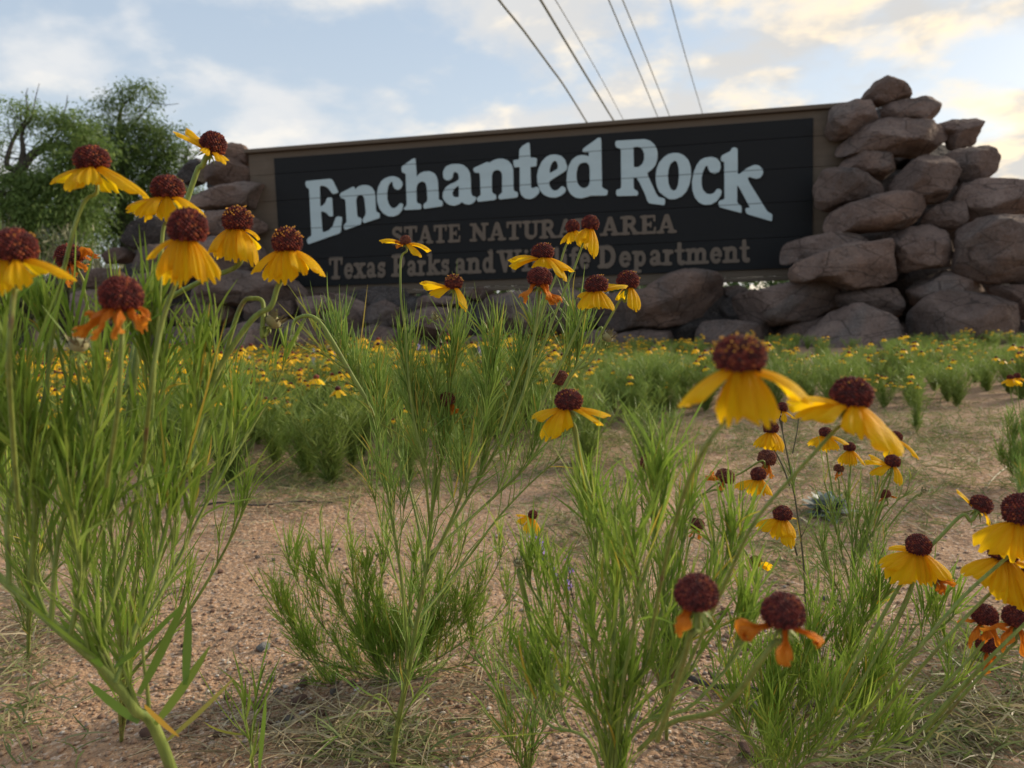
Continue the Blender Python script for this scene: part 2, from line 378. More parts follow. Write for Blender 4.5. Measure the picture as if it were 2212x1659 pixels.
M_farwood = leaf_mat('far_wood_leaf', [(0, (.045, .075, .028)), (1, (.10, .14, .045))], trans=.2)

# ------------------------------------------------------------------ ground
def axis(lo, hi, fine_lo, fine_hi, h, g=1.06):
    a = list(np.arange(fine_lo, fine_hi, h)); s = h; x = a[-1]
    while x < hi: s *= g; x += s; a.append(x)
    s = h; x = a[0]; b = []
    while x > lo: s *= g; x -= s; b.append(x)
    return np.array(b[::-1] + a)
gx = axis(-1500, 1500, -.8, .9, .007, 1.045); gy = axis(-60, 2500, .35, 1.9, .007, 1.045)
X, Y = np.meshgrid(gx, gy); Z = gh(X, Y)
nx, ny = len(gx), len(gy); ii = (np.arange(ny - 1)[:, None] * nx + np.arange(nx - 1)[None, :])
q = np.stack([ii, ii + 1, ii + nx + 1, ii + nx], -1).reshape(-1, 4)
g = obj('ground', mesh_np('ground', np.stack([X, Y, Z], -1).reshape(-1, 3), q, M_sand)); g['kind'] = 'structure'

# ------------------------------------------------------------------ sign
SW = (FW * FPX + RT * (-8206) + UP * (829.5 - 924.6)); SDIR = -Vector((SW.x, SW.y, 0)).normalized()   # along the sign, to the right
SC = P(1175, 430, 5.45); SN = Vector((SDIR.y, -SDIR.x, 0))                                        # SN faces the camera
def S(u, v, off=0.0):
    """ray through (u,v) on the sign's face plane -> (a, z) along the board and height"""
    dr = FW + RT * ((u - 1106) / FPX) + UP * ((829.5 - v) / FPX)
    o = SC + SN * off; t = (o - CAM).dot(SN) / dr.dot(SN); p = CAM + dr * t
    return ((p - SC).dot(SDIR), p.z)
def sign_depth(u):
    dr = FW + RT * ((u - 1106) / FPX); return (SC - CAM).dot(SN) / dr.dot(SN)
def SP(a, z, off): return Vector((SC.x, SC.y, 0)) + SDIR * a + SN * off + Vector((0, 0, z))
aL = S(546, 480)[0]; aR = S(1860, 400)[0]; pL = S(600, 450)[0]; pR = S(1755, 400)[0]
zT = S(1175, 283.5)[1]; zB = S(1175, 615)[1]; ptop = S(1175, 299)[1]; pbot = S(1175, 600)[1]
print('sign', aL, aR, zT, zB)
sgn = thing('park_sign', SP(0, zB, 0), 'long black painted board sign reading Enchanted Rock between two stone piles', 'sign')
org = Vector(sgn.location)
def sbox(name, a0, a1, z0, z1, o0, o1, m, par, bev=.004, label=None):
    # bevelled front edges
    b = bev; mb = MB()
    pts = []
    for (o, e) in ((o0, 0), (o1 - b, 0), (o1, b)):
        pts += [SP(a0 + e, z0 + e, o), SP(a1 - e, z0 + e, o), SP(a1 - e, z1 - e, o), SP(a0 + e, z1 - e, o)]
    q = [[3, 2, 1, 0], [8, 9, 10, 11]]
    for k in (0, 4):
        for j in range(4): q.append([k + j, k + (j + 1) % 4, k + 4 + (j + 1) % 4, k + 4 + j])
    mb.add([tuple(p) for p in pts], q=q)
    o = mb.build(name, m, par, org, smooth=False)
    if label: o['label'] = label
    return o
M_white = M_white0
# horizontal boards: heights read off the joints that cross the letters
joints = [zB, S(668, 521)[1] - .10, S(668, 489)[1] * .5 + S(1500, 437)[1] * .5, S(1500, 341)[1], zT - .13, zT]
joints = sorted(joints)
jz = [zB + (zT - zB) * f for f in (0, .24, .455, .66, .845, 1.0)]
def paint_joints(m):
    t = m.node_tree; k = NT(t); pb = [n for n in t.nodes if n.type == 'BSDF_PRINCIPLED'][0]; src = pb.inputs['Base Color'].links[0].from_socket
    z = k.n('ShaderNodeSeparateXYZ', {0: k.pos()}).outputs[2]; c = src
    for j in jz[1:-1]:
        dz = k.n('ShaderNodeMath', {0: z, 1: j - zB}, operation='SUBTRACT').outputs[0]; dz = k.n('ShaderNodeMath', {0: dz}, operation='ABSOLUTE').outputs[0]
        c = k.mix(k.n('ShaderNodeMapRange', {0: dz, 1: .0022, 2: .0045, 3: .62, 4: 0.0}).outputs[0], c, (.02, .025, .028))
    t.links.new(c, pb.inputs['Base Color'])
paint_joints(M_white); paint_joints(M_tanlet)
for i in range(5):
    z0, z1 = jz[i] + .0007, jz[i + 1] - .0007
    sbox('board', aL + .003 * (i % 2), aR, z0, z1, -.06, 0.0 + (.001 if i % 2 else 0), M_tan, sgn, bev=.002)
    k0, k1 = max(z0, pbot), min(z1, ptop)
    sbox('black_panel', pL, pR, k0 + .0004, k1 - .0004, .004, .014 + .0006 * (i % 2), M_black, sgn, bev=.0012)
sbox('cap_rail', aL - .02, aR, zT + .001, zT + .030, -.075, .03, M_tan, sgn)
sbox('bottom_rail', aL, aR, zB - .03, zB - .001, -.065, .012, M_tan, sgn)
for a in (aL + .12, (aL + aR) / 2, aR - .12):
    sbox('post', a - .05, a + .05, -.05, zB - .032, -.055, -.005, M_tan, sgn)
def letter_curve(name, outlines, m, off0, th, kind_sub=None):
    cu = bpy.data.curves.new(name, 'CURVE'); cu.dimensions = '2D'; cu.fill_mode = 'BOTH'; cu.extrude = th / 2; cu.bevel_depth = 0.0015; cu.bevel_resolution = 0
    for ol in outlines:
        s = cu.splines.new('POLY'); s.points.add(len(ol) - 1); s.use_cyclic_u = True
        for p, (a, z) in zip(s.points, ol): p.co = (a, z, 0, 1)
    to = bpy.data.objects.new('tmp', cu); me = bpy.data.meshes.new_from_object(to)
    bpy.data.objects.remove(to); bpy.data.curves.remove(cu)
    n = len(me.vertices); co = np.empty(n * 3, np.float32); me.vertices.foreach_get('co', co); co = co.reshape(-1, 3)
    A = np.array(SDIR); NN = np.array(SN); B = np.array((SC.x, SC.y, 0)) - np.array(org)
    w = B + co[:, :1] * A + (off0 + th / 2 + co[:, 2:3]) * NN + np.array((0, 0, 1.0)) * co[:, 1:2]
    me.vertices.foreach_set('co', w.astype(np.float32).ravel()); me.materials.clear(); me.materials.append(m); me.update()
    me.name = name
    return obj(name, me, sgn)
def rnd(ol, it=1):
    for _ in range(it):
        r = []
        for i in range(len(ol)):
            a = ol[i]; b = ol[(i + 1) % len(ol)]
            d = math.hypot(a[0] - b[0], a[1] - b[1]); f = min(.25, 9 / max(d, 1e-6))
            r += [(a[0] + (b[0] - a[0]) * f, a[1] + (b[1] - a[1]) * f), (b[0] + (a[0] - b[0]) * f, b[1] + (a[1] - b[1]) * f)]
        ol = r
    return ol
OA, OB, OC = (880, 400), (1340, 370), (1800, 370)
BIG = {
 'E': (OA, [[(105,600),(425,568),(455,590),(525,735),(515,755),(460,765),(435,740),(400,690),(350,660),(295,655),(285,675),(290,930),(320,925),(360,880),(385,815),(440,812),(445,830),(460,1055),(410,1055),(385,1020),(340,995),(300,990),(318,1265),(350,1265),(410,1240),(460,1180),(495,1080),(515,1062),(570,1065),(575,1085),(560,1260),(540,1280),(140,1420),(125,1400),(120,1360),(145,1335),(180,1310),(150,700),(115,680),(100,640)]]),
 'n': (OA, [[(548,780),(560,755),(720,672),(735,675),(745,712),(790,670),(850,650),(920,655),(970,685),(1000,740),(1010,800),(1018,990),(1030,1000),(1065,1020),(1070,1075),(1050,1085),(870,1145),(850,1130),(850,1095),(885,1040),(890,1000),(870,820),(850,785),(810,775),(775,795),(758,850),(770,1010),(775,1065),(820,1080),(832,1100),(825,1160),(625,1235),(600,1215),(598,1180),(640,1130),(625,860),(615,830),(560,815)]]),
 'c': (OA, [[(1200,540),(1260,535),(1320,560),(1360,610),(1365,650),(1345,695),(1310,712),(1270,700),(1245,660),(1240,610),(1215,605),(1180,660),(1165,740),(1165,830),(1185,900),(1225,950),(1265,955),(1305,925),(1335,890),(1360,890),(1375,915),(1360,975),(1320,1030),(1250,1060),(1180,1055),(1120,1020),(1070,960),(1040,870),(1035,770),(1050,680),(1090,600),(1140,560)]]),
 'h': (OA, [[(1355,420),(1370,400),(1505,305),(1530,300),(1535,320),(1550,550),(1590,500),(1650,475),(1720,470),(1780,495),(1815,550),(1828,620),(1838,830),(1850,850),(1885,855),(1892,910),(1880,925),(1650,958),(1640,935),(1645,900),(1690,865),(1695,820),(1685,680),(1670,620),(1630,600),(1590,610),(1560,640),(1545,700),(1550,870),(1560,885),(1605,900),(1612,950),(1600,965),(1395,975),(1385,955),(1420,915),(1425,900),(1410,500),(1360,480)]]),
 'a': (OB, [[(70,510),(120,520),(175,560),(210,620),(220,700),(225,880),(240,925),(290,940),(290,965),(270,1000),(230,1030),(180,1037),(130,1020),(105,1000),(75,1030),(10,1052),(-60,1040),(-110,1000),(-140,950),(-140,890),(-110,820),(-60,780),(20,745),(65,715),(72,680),(60,630),(20,605),(-5,620),(-15,680),(-45,715),(-90,720),(-125,700),(-137,660),(-135,600),(-100,540),(-40,515),(20,508)],[(60,788),(70,800),(70,940),(20,945),(-10,930),(-20,890),(0,840),(30,810)]]),
 'n2': (OB, [[(255,575),(275,555),(440,480),(465,495),(520,460),(580,440),(650,440),(710,465),(755,515),(775,580),(780,850),(800,865),(835,880),(838,930),(820,945),(600,970),(585,945),(590,920),(635,880),(635,660),(625,610),(590,585),(545,585),(510,610),(495,670),(498,870),(515,895),(550,910),(555,960),(535,975),(320,1000),(305,975),(310,945),(350,920),(355,890),(345,650),(335,620),(275,620)]]),
 't': (OB, [[(860,320),(900,270),(975,228),(990,240),(1000,425),(1085,430),(1080,535),(1000,545),(1008,820),(1040,825),(1090,805),(1120,845),(1110,890),(1060,940),(1000,965),(930,955),(880,905),(865,840),(865,545),(790,550),(780,460),(855,450)]]),
 'e': (OB, [[(1330,385),(1400,400),(1450,450),(1480,540),(1475,580),(1440,610),(1250,730),(1245,780),(1270,830),(1310,860),(1360,850),(1410,800),(1440,805),(1465,840),(1450,880),(1400,920),(1330,945),(1250,940),(1180,910),(1130,850),(1095,760),(1090,660),(1110,570),(1150,480),(1210,415),(1270,388)],[(1325,460),(1350,480),(1365,530),(1360,570),(1255,632),(1250,600),(1260,540),(1290,480)]]),
 'd': (OB, [[(1690,310),(1890,165),(1915,165),(1925,190),(1935,810),(1960,830),(2010,850),(2005,905),(1985,918),(1790,920),(1730,940),(1660,955),(1590,945),(1530,900),(1490,830),(1476,740),(1482,640),(1500,540),(1550,450),(1610,405),(1680,390),(1740,400),(1768,410),(1768,350),(1700,355),(1685,340)],[(1700,485),(1740,488),(1770,520),(1780,580),(1780,750),(1760,800),(1710,828),(1660,815),(1620,770),(1602,700),(1602,620),(1620,540),(1650,500)]]),
 'R': (OC, [[(85,205),(460,185),(530,205),(590,260),(625,340),(625,430),(600,520),(550,580),(490,625),(510,680),(605,890),(640,940),(720,960),(725,1000),(715,1045),(520,1020),(490,980),(470,910),(390,740),(350,680),(310,690),(315,830),(370,870),(372,900),(360,920),(100,925),(88,900),(90,850),(145,830),(155,800),(150,310),(85,285),(75,240)],[(310,285),(380,280),(430,310),(455,370),(455,450),(430,510),(380,550),(315,550)]]),
 'o': (OC, [[(830,365),(900,365),(970,395),(1030,460),(1060,550),(1065,660),(1045,770),(1000,870),(940,930),(860,965),(780,965),(725,930),(650,870),(615,780),(605,680),(615,580),(650,490),(710,420),(770,380)],[(850,460),(885,480),(905,560),(910,660),(900,770),(875,840),(835,862),(795,830),(768,760),(760,660),(770,570),(795,500)]]),
 'c2': (OC, [[(1250,425),(1330,415),(1400,435),(1445,490),(1450,560),(1425,615),(1370,635),(1320,615),(1290,570),(1285,530),(1255,530),(1225,590),(1200,680),(1200,780),(1220,850),(1270,900),(1320,905),(1370,885),(1400,840),(1430,830),(1465,860),(1450,920),(1400,990),(1330,1035),(1240,1040),(1170,1010),(1115,940),(1085,850),(1080,740),(1100,620),(1140,520),(1190,455)]]),
 'k': (OC, [[(1455,440),(1465,400),(1580,340),(1600,300),(1640,290),(1670,310),(1672,640),(1700,640),(1800,560),(1890,520),(1950,525),(2000,580),(2005,630),(1975,680),(1920,700),(1870,690),(1830,670),(1800,690),(1830,760),(2060,1130),(2125,1165),(2120,1255),(1800,1160),(1780,1130),(1780,1085),(1840,1080),(1700,820),(1665,780),(1665,1010),(1720,1060),(1725,1110),(1720,1145),(1440,1070),(1425,1030),(1430,990),(1490,975),(1505,950),(1500,480),(1465,470)]])}
for kx, (of, ols) in BIG.items():
    res = []
    for ol in ols:
        res.append([S((of[0] + x * .22604) / 1.36709, (of[1] + y * .22604) / 1.36709, .02) for x, y in rnd(ol)])
    letter_curve('letter', res, M_white, .017, .006)
# small slab-serif letters, drawn as thick strokes and contoured on a grid
W_, T_ = .235, .15
def arc(cx, cy, rx, ry, a0, a1, n=12):
    return [(cx + rx * cos(radians(a0 + (a1 - a0) * i / n)), cy + ry * sin(radians(a0 + (a1 - a0) * i / n))) for i in range(n + 1)]
def sf(x, y, w=.36): return (T_, [(x - w / 2, y), (x + w / 2, y)])
b0, t1, xh = T_ / 2, 1 - T_ / 2, .70 - T_ / 2
GL = {
 'S': (.80, [(.2, arc(.40, .73, .24, .19, 20, 270)), (.22, arc(.40, .28, .25, .20, 90, -160)), (.1, [(.66, .95), (.66, .7)]), (.1, [(.12, .05), (.12, .32)])]),
 'T': (.92, [(W_, [(.46, .1), (.46, .9)]), (T_, [(.08, t1), (.84, t1)]), (.12, [(.09, .9), (.09, .70)]), (.12, [(.83, .9), (.83, .70)]), sf(.46, b0, .42)]),
 'A': (1.0, [(.17, [(.20, .1), (.46, .92)]), (W_, [(.52, .9), (.78, .1)]), (.13, [(.30, .33), (.68, .33)]), sf(.17, b0, .28), sf(.79, b0, .34)]),
 'E': (.86, [(W_, [(.24, .1), (.24, .9)]), (T_, [(.08, t1), (.74, t1)]), (T_, [(.08, b0), (.76, b0)]), (T_, [(.3, .5), (.54, .5)]), (.11, [(.74, .9), (.76, .7)]), (.11, [(.76, .1), (.79, .32)]), (.09, [(.56, .62), (.56, .38)])]),
 'N': (1.02, [(.17, [(.22, .1), (.22, .9)]), (W_ + .02, [(.24, .86), (.78, .14)]), (.17, [(.80, .1), (.80, .9)]), sf(.17, b0, .3), sf(.16, t1, .26), sf(.84, t1, .3)]),
 'U': (.98, [(W_, [(.25, .9), (.25, .4)] + arc(.50, .32, .25, .22, 180, 270) + [(.55, .10)]), (.16, [(.52, .10)] + arc(.54, .32, .24, .21, 270, 360) + [(.78, .9)]), sf(.24, t1, .38), sf(.78, t1, .32)]),
 'R': (.98, [(W_, [(.25, .1), (.25, .9)]), (.2, [(.28, t1), (.5, t1)] + arc(.52, .72, .18, .2, 90, -90) + [(.3, .5)]), (.22, [(.52, .48), (.76, .12)]), sf(.24, b0, .38), sf(.82, b0, .26), sf(.16, t1, .2)]),
 'L': (.82, [(W_, [(.25, .1), (.25, .9)]), (T_, [(.08, b0), (.72, b0)]), sf(.25, t1, .38), (.11, [(.73, .1), (.76, .36)])]),
 'P': (.88, [(W_, [(.25, .1), (.25, .9)]), (.2, [(.28, t1), (.5, t1)] + arc(.52, .69, .2, .23, 90, -90) + [(.3, .46)]), sf(.24, b0, .4), sf(.16, t1, .2)]),
 'W': (1.36, [(W_, [(.22, .9), (.44, .1)]), (.15, [(.46, .1), (.68, .85)]), (W_, [(.68, .88), (.92, .1)]), (.15, [(.94, .1), (1.14, .9)]), sf(.2, t1, .34), sf(.66, t1, .3), sf(1.14, t1, .3)]),
 'D': (1.0, [(W_, [(.25, .1), (.25, .9)]), (.16, [(.1, t1), (.45, t1)]), (.16, [(.1, b0), (.45, b0)]), (.23, arc(.46, .5, .33, .41, 90, -90))]),
 'a': (.68, [(.21, [(.47, .12), (.47, .50)]), (.16, [(.47, .48)] + arc(.32, .50, .16, .13, 30, 170)), (.17, arc(.30, .21, .15, .13, 60, 330)), (.14, [(.46, .12), (.62, .09)])]),
 'd': (.76, [(.21, [(.52, .1), (.52, .94)]), (.18, arc(.32, .35, .18, .27, 20, 340)), sf(.60, b0, .2), (T_, [(.40, .93), (.52, .93)])]),
 'e': (.66, [(.19, arc(.34, .35, .20, .27, 0, 310)), (.12, [(.22, .36), (.54, .38)])]),
 'f': (.5, [(.21, [(.24, .1), (.24, .75)] + arc(.38, .76, .14, .15, 180, 70)), (.13, [(.06, .63), (.42, .63)]), sf(.24, b0, .36)]),
 'i': (.42, [(.21, [(.21, .1), (.21, .62)]), sf(.21, b0, .36), (T_, [(.08, .62), (.2, .62)]), (.2, [(.21, .88), (.215, .88)])]),
 'k': (.80, [(.21, [(.20, .1), (.20, .93)]), (.14, [(.26, .33), (.56, .62)]), (.2, [(.36, .38), (.60, .12)]), sf(.2, b0, .34), sf(.62, xh, .26), sf(.66, b0, .26), (T_, [(.07, .93), (.2, .93)])]),
 'l': (.42, [(.21, [(.22, .1), (.22, .93)]), sf(.22, b0, .36), (T_, [(.08, .93), (.2, .93)])]),
 'm': (1.12, [(.19, [(.18, .1), (.18, .6)]), (.19, [(.22, .52)] + arc(.38, .50, .16, .12, 140, 0) + [(.54, .1)]), (.19, [(.58, .52)] + arc(.74, .50, .16, .12, 140, 0) + [(.90, .1)]), sf(.18, b0, .3), sf(.54, b0, .28), sf(.92, b0, .3), (T_, [(.05, xh), (.18, xh)])]),
 'n': (.78, [(.2, [(.19, .1), (.19, .6)]), (.2, [(.24, .52)] + arc(.40, .50, .17, .12, 140, 0) + [(.57, .1)]), sf(.19, b0, .32), sf(.58, b0, .3), (T_, [(.05, xh), (.18, xh)])]),
 'p': (.76, [(.21, [(.2, -.18), (.2, .6)]), (.18, arc(.40, .35, .18, .26, 160, -160)), sf(.2, -.2, .36), (T_, [(.05, xh), (.18, xh)])]),
 'r': (.56, [(.21, [(.2, .1), (.2, .6)]), (.18, [(.24, .48), (.34, .60), (.44, .58)]), sf(.2, b0, .36), (T_, [(.05, xh), (.18, xh)])]),
 's': (.60, [(.17, arc(.30, .48, .15, .13, 20, 265)), (.18, arc(.30, .21, .17, .14, 90, -160)), (.08, [(.50, .66), (.50, .5)]), (.08, [(.1, .04), (.1, .22)])]),
 't': (.50, [(.21, [(.22, .9), (.22, .22)] + arc(.34, .2, .12, .12, 180, 300)), (.13, [(.05, .62), (.42, .62)])]),
 'x': (.72, [(.21, [(.16, .62), (.54, .08)]), (.13, [(.54, .62), (.17, .08)]), sf(.15, xh, .26), sf(.55, xh, .24), sf(.15, b0, .24), sf(.58, b0, .26)]),
}
def glyph_mesh(ch, tomap, th_off, th):
    w, strokes = GL[ch]; h = .028
    xs = np.arange(-.12, w + .14, h); ys = np.arange(-.36, 1.10, h)
    XX, YY = np.meshgrid(xs, ys); D = np.full(XX.shape, 9.0)
    for (sw, pts) in strokes:
        for (x0, y0), (x1, y1) in zip(pts[:-1], pts[1:]):
            dx, dy = x1 - x0, y1 - y0; l2 = dx * dx + dy * dy + 1e-9
            tt = np.clip(((XX - x0) * dx + (YY - y0) * dy) / l2, 0, 1)
            D = np.minimum(D, np.hypot(XX - x0 - tt * dx, YY - y0 - tt * dy) - sw / 2)
    V = []; idx = {}; F = []; bd = []
    def vert(key, p):
        if key not in idx: idx[key] = len(V); V.append(p)
        return idx[key]
    for j in range(len(ys) - 1):
        for i in range(len(xs) - 1):
            cs = [(i, j), (i + 1, j), (i + 1, j + 1), (i, j + 1)]; dv = [D[b, a] for a, b in cs]
            if min(dv) >= 0: continue
            poly = []; bp = []
            for kk in range(4):
                (a, b), (a2, b2) = cs[kk], cs[(kk + 1) % 4]; d1, d2 = dv[kk], dv[(kk + 1) % 4]
                if d1 < 0: poly.append(vert((a, b), (xs[a], ys[b])))
                if (d1 < 0) != (d2 < 0):
                    f = d1 / (d1 - d2); key = tuple(sorted(((a, b), (a2, b2))))
                    vi = vert(key, (xs[a] + (xs[a2] - xs[a]) * f, ys[b] + (ys[b2] - ys[b]) * f)); poly.append(vi); bp.append((vi, d1 < 0))
            if len(poly) >= 3: F.append(poly)
            if len(bp) == 2:
                (v1, in1), (v2, in2) = bp
                bd.append((v1, v2) if in1 else (v2, v1))
    n = len(V); verts = []
    for off in (th_off + th, th_off):
        for (x, y) in V: a, z = tomap(x, y); verts.append(tuple(SP(a, z, off) - org))
    faces = F + [[a, b, b + n, a + n] for a, b in bd]
    me = bpy.data.meshes.new('letter'); me.from_pydata(verts, [], faces); me.materials.append(M_tanlet); me.update(); return me
def word(txt, u0_, u1_, vb0, vb1, ub0, ub1, cap0, cap1, sp=.03):
    tot = sum(GL[c][0] + sp for c in txt) - sp; sx = (u1_ - u0_) / tot; x = 0
    for c in txt:
        def tomap(gx_, gy_, x=x):
            u = u0_ + (x + gx_) * sx; f = (u - ub0) / (ub1 - ub0)
            return S(u, vb0 + (vb1 - vb0) * f - gy_ * (cap0 + (cap1 - cap0) * f), .02)
        obj('letter', glyph_mesh(c, tomap, .0165, .004), sgn); x += GL[c][0] + sp
for wd, a_, b_ in (('STATE', 845, 995), ('NATURAL', 1016, 1272), ('AREA', 1297, 1461)):
    word(wd, a_, b_, 529.5, 503, 845, 1460, 39, 41)
for wd, a_, b_ in (('Texas', 710, 834), ('Parks', 846, 972), ('and', 981, 1070), ('Wildlife', 1074, 1276), ('Department', 1290, 1620)):
    word(wd, a_, b_, 604, 566, 710, 1620, 48, 50)

# ------------------------------------------------------------------ boulders
def ico(sub):
    import bmesh
    bm = bmesh.new(); bmesh.ops.create_icosphere(bm, subdivisions=sub, radius=1.0)
    v = np.array([x.co[:] for x in bm.verts]); f = np.array([[a.index for a in x.verts] for x in bm.faces]); bm.free(); return v, f
ICO5 = ico(5); ICO2 = ico(2); ICO3 = ico(3); ICO1 = ico(1)
def boulder(name, poly, depth, m, par, porg, seed, rough=1.0, thick=None, sharp=.66):
    """poly: picture outline of the stone; it becomes a real solid at that distance"""
    pts = [P(u, v, depth) for u, v in poly]
    ax = [(p - CAM).dot(RT) for p in pts]; az = [(p - CAM).dot(UP) for p in pts]
    xs = np.array(ax); zs = np.array(az)
    # centroid of polygon
    A = 0; cxx = 0; czz = 0
    for i in range(len(xs)):
        j = (i + 1) % len(xs); cr = xs[i] * zs[j] - xs[j] * zs[i]; A += cr; cxx += (xs[i] + xs[j]) * cr; czz += (zs[i] + zs[j]) * cr
    A /= 2; cxx /= 6 * A; czz /= 6 * A
    th = np.linspace(0, 2 * pi, 180, endpoint=False); R = np.zeros(180)
    for k, t in enumerate(th):
        d = (cos(t), sin(t)); best = 0
        for i in range(len(xs)):
            j = (i + 1) % len(xs); x1, y1, x2, y2 = xs[i] - cxx, zs[i] - czz, xs[j] - cxx, zs[j] - czz
            den = d[0] * (y2 - y1) - d[1] * (x2 - x1)
            if abs(den) < 1e-12: continue
            r = (x1 * (y2 - y1) - y1 * (x2 - x1)) / den; s = (x1 * d[1] - y1 * d[0]) / den
            if r > 0 and -1e-6 <= s <= 1 + 1e-6: best = max(best, r)
        R[k] = best
    ker = np.array([1, 2, 3, 2, 1]); ker = ker / ker.sum()
    for _ in range(2): R = sum(np.roll(R, o) * w for o, w in zip(range(-2, 3), ker))
    R *= 1.10
    V, F = ICO5; V = V.copy()
    t = np.arctan2(V[:, 2], V[:, 0]) % (2 * pi); rr = np.interp(t, np.append(th, 2 * pi), np.append(R, R[0]))
    rho = np.hypot(V[:, 0], V[:, 2]); yy = V[:, 1]
    D = thick or min(max(0.55 * sqrt(abs(A)), .5 * min(xs.max() - xs.min(), zs.max() - zs.min())), .42)
    rs = np.random.default_rng(seed)
    prof = np.clip(rho, 0, 1) ** sharp
    x = np.cos(t) * rr * prof; z = np.sin(t) * rr * prof; y = np.sign(yy) * np.abs(yy) ** .85 * D
    p3 = np.stack([x, y, z], -1)
    sc = 1 / (0.5 * sqrt(abs(A)))
    # facets: clip by a few random planes on the front side
    for _ in range(13):
        nrm = rs.normal(size=3); nrm[1] = -abs(nrm[1]) * 1.3; nrm /= np.linalg.norm(nrm)
        sup = (p3 @ nrm).max(); lim = sup * rs.uniform(.70, .92); dd = p3 @ nrm - lim
        p3 = p3 - np.where(dd > 0, dd * .98, 0)[:, None] * nrm
    nn = V / np.linalg.norm(V, axis=1, keepdims=True)
    L0 = 0.5 * sqrt(abs(A))
    disp = vnoise3(p3 * 1.3 * sc + seed, seed) * .10 * L0 + vnoise3(p3 * 3.2 * sc + 7, seed + 1) * .07 * L0 + vnoise3(p3 * 7 * sc, seed + 2) * .045 * L0 + vnoise3(p3 * 17 * sc, seed + 3) * .026 * L0
    disp = disp + np.abs(vnoise3(p3 * 2.1 * sc + 31, seed + 9)) * -.10 * L0
    p3 = p3 + nn * (disp * rough)[:, None]
    c = CAM + FW * depth + RT * cxx + UP * czz
    c0 = c - porg
    W = p3[:, :1] * np.array(RT) + p3[:, 1:2] * np.array(FW) + p3[:, 2:3] * np.array(UP)
    me = mesh_np(name, W, F, m); o = obj(name, me, par, c0); return o
def xf(V0, s, pts): return [(V0[0] + s * x, V0[1] + s * y) for x, y in pts]
C3 = ((1626.8, 146.3), .39675); C8 = ((1243.5, 555.9), .26455); C7 = ((658.3, 555.9), .29762); C6 = ((248.7, 278.0), .30868)
right = [
 (0,[(555,180),(620,105),(720,55),(830,70),(895,125),(845,170),(790,175),(700,205),(620,185)]),
 (0,[(715,200),(790,175),(970,160),(998,210),(985,280),(940,315),(860,290),(720,290)]),
 (.03,[(440,215),(545,185),(640,190),(710,240),(700,285),(600,330),(480,385),(405,375),(420,300)]),
 (0,[(410,410),(540,375),(640,310),(780,290),(900,300),(1000,330),(1070,380),(1080,440),(1040,470),(900,470),(700,470),(470,455)]),
 (-.10,[(970,325),(1100,285),(1210,275),(1255,310),(1250,370),(1200,410),(1090,440),(1060,370)]),
 (-.02,[(480,530),(540,460),(630,440),(720,480),(810,530),(790,600),(700,600),(500,575)]),
 (.02,[(345,640),(420,530),(480,560),(600,590),(720,595),(755,640),(720,690),(560,750),(420,770),(360,740)]),
 (.04,[(770,620),(850,530),(990,435),(1040,460),(1090,570),(1140,660),(1090,720),(960,730),(800,690)]),
 (-.06,[(1060,480),(1130,440),(1290,435),(1340,510),(1350,580),(1290,620),(1160,640),(1110,600)]),
 (-.02,[(1120,710),(1180,620),(1330,605),(1450,640),(1580,720),(1600,830),(1200,835)]),
 (.05,[(400,800),(500,760),(700,690),(870,680),(950,740),(955,800),(850,860),(600,890),(430,900)]),
 (.0,[(960,770),(1050,735),(1130,740),(1185,800),(1160,870),(1060,890),(930,860)]),
 (.1,[(1150,1060),(1165,900),(1180,840),(1250,825),(1640,830),(1660,1150),(1300,1160),(1160,1100)]),
 (.0,[(740,940),(840,870),(950,870),(1060,920),(1125,1000),(1100,1060),(960,1090),(820,1100)]),
 (.04,[(135,1000),(160,960),(300,925),(560,890),(680,930),(660,960),(430,1000),(300,1040),(160,1070)]),
 (.12,[(145,1110),(380,1010),(500,970),(720,945),(800,1000),(820,1120),(700,1180),(520,1195),(400,1150),(200,1160)]),
 (-.08,[(850,1200),(950,1120),(1100,1100),(1250,1160),(1320,1220),(1100,1260),(900,1290)]),
 (-.02,[(470,1220),(600,1200),(750,1205),(850,1280),(840,1350),(700,1360),(480,1300)]),
 (.14,[(220,1560),(330,1420),(450,1330),(560,1300),(700,1350),(880,1450),(900,1550),(600,1620)]),
 (.12,[(870,1360),(960,1260),(1130,1205),(1320,1230),(1430,1310),(1425,1450),(1400,1560),(1100,1600),(900,1560)]),
 (-.06,[(1290,1170),(1600,1160),(1660,1300),(1600,1400),(1430,1380),(1380,1290)]),
 (.05,[(1420,1390),(1520,1370),(1640,1380),(1660,1560),(1430,1560)])]
rp = P(2000, 740, 4.7); rp.z = 0
pr = thing('boulder_pile', rp, 'tall pile of brown granite boulders at the right end of the sign', 'rock pile')
def dep(u, v, fwd, top, bot):
    f = min(max((v - top) / (bot - top), 0), 1.1); return sign_depth(u) - .16 - .42 * f - fwd
i = 0
for fw_, pl in right:
    pl = xf(*C3, pl); cu_ = sum(p[0] for p in pl) / len(pl); cv = sum(p[1] for p in pl) / len(pl)
    boulder('stone', pl, dep(cu_, cv, fw_ , 170, 760), M_rock if i % 5 else M_rock_l, pr, rp, 100 + i); i += 1
def fill(par, porg, cells, seed, m=M_rock_dk_shade, back=.42):  # backing stones, coloured dark to paint the shadow in gaps between boulders
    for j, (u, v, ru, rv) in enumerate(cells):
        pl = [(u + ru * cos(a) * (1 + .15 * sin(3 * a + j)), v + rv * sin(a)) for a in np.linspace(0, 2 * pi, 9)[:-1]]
        boulder('stone', pl, sign_depth(u) + back - .25 * min(max((v - 170) / 590, 0), 1), m, par, porg, seed + j)
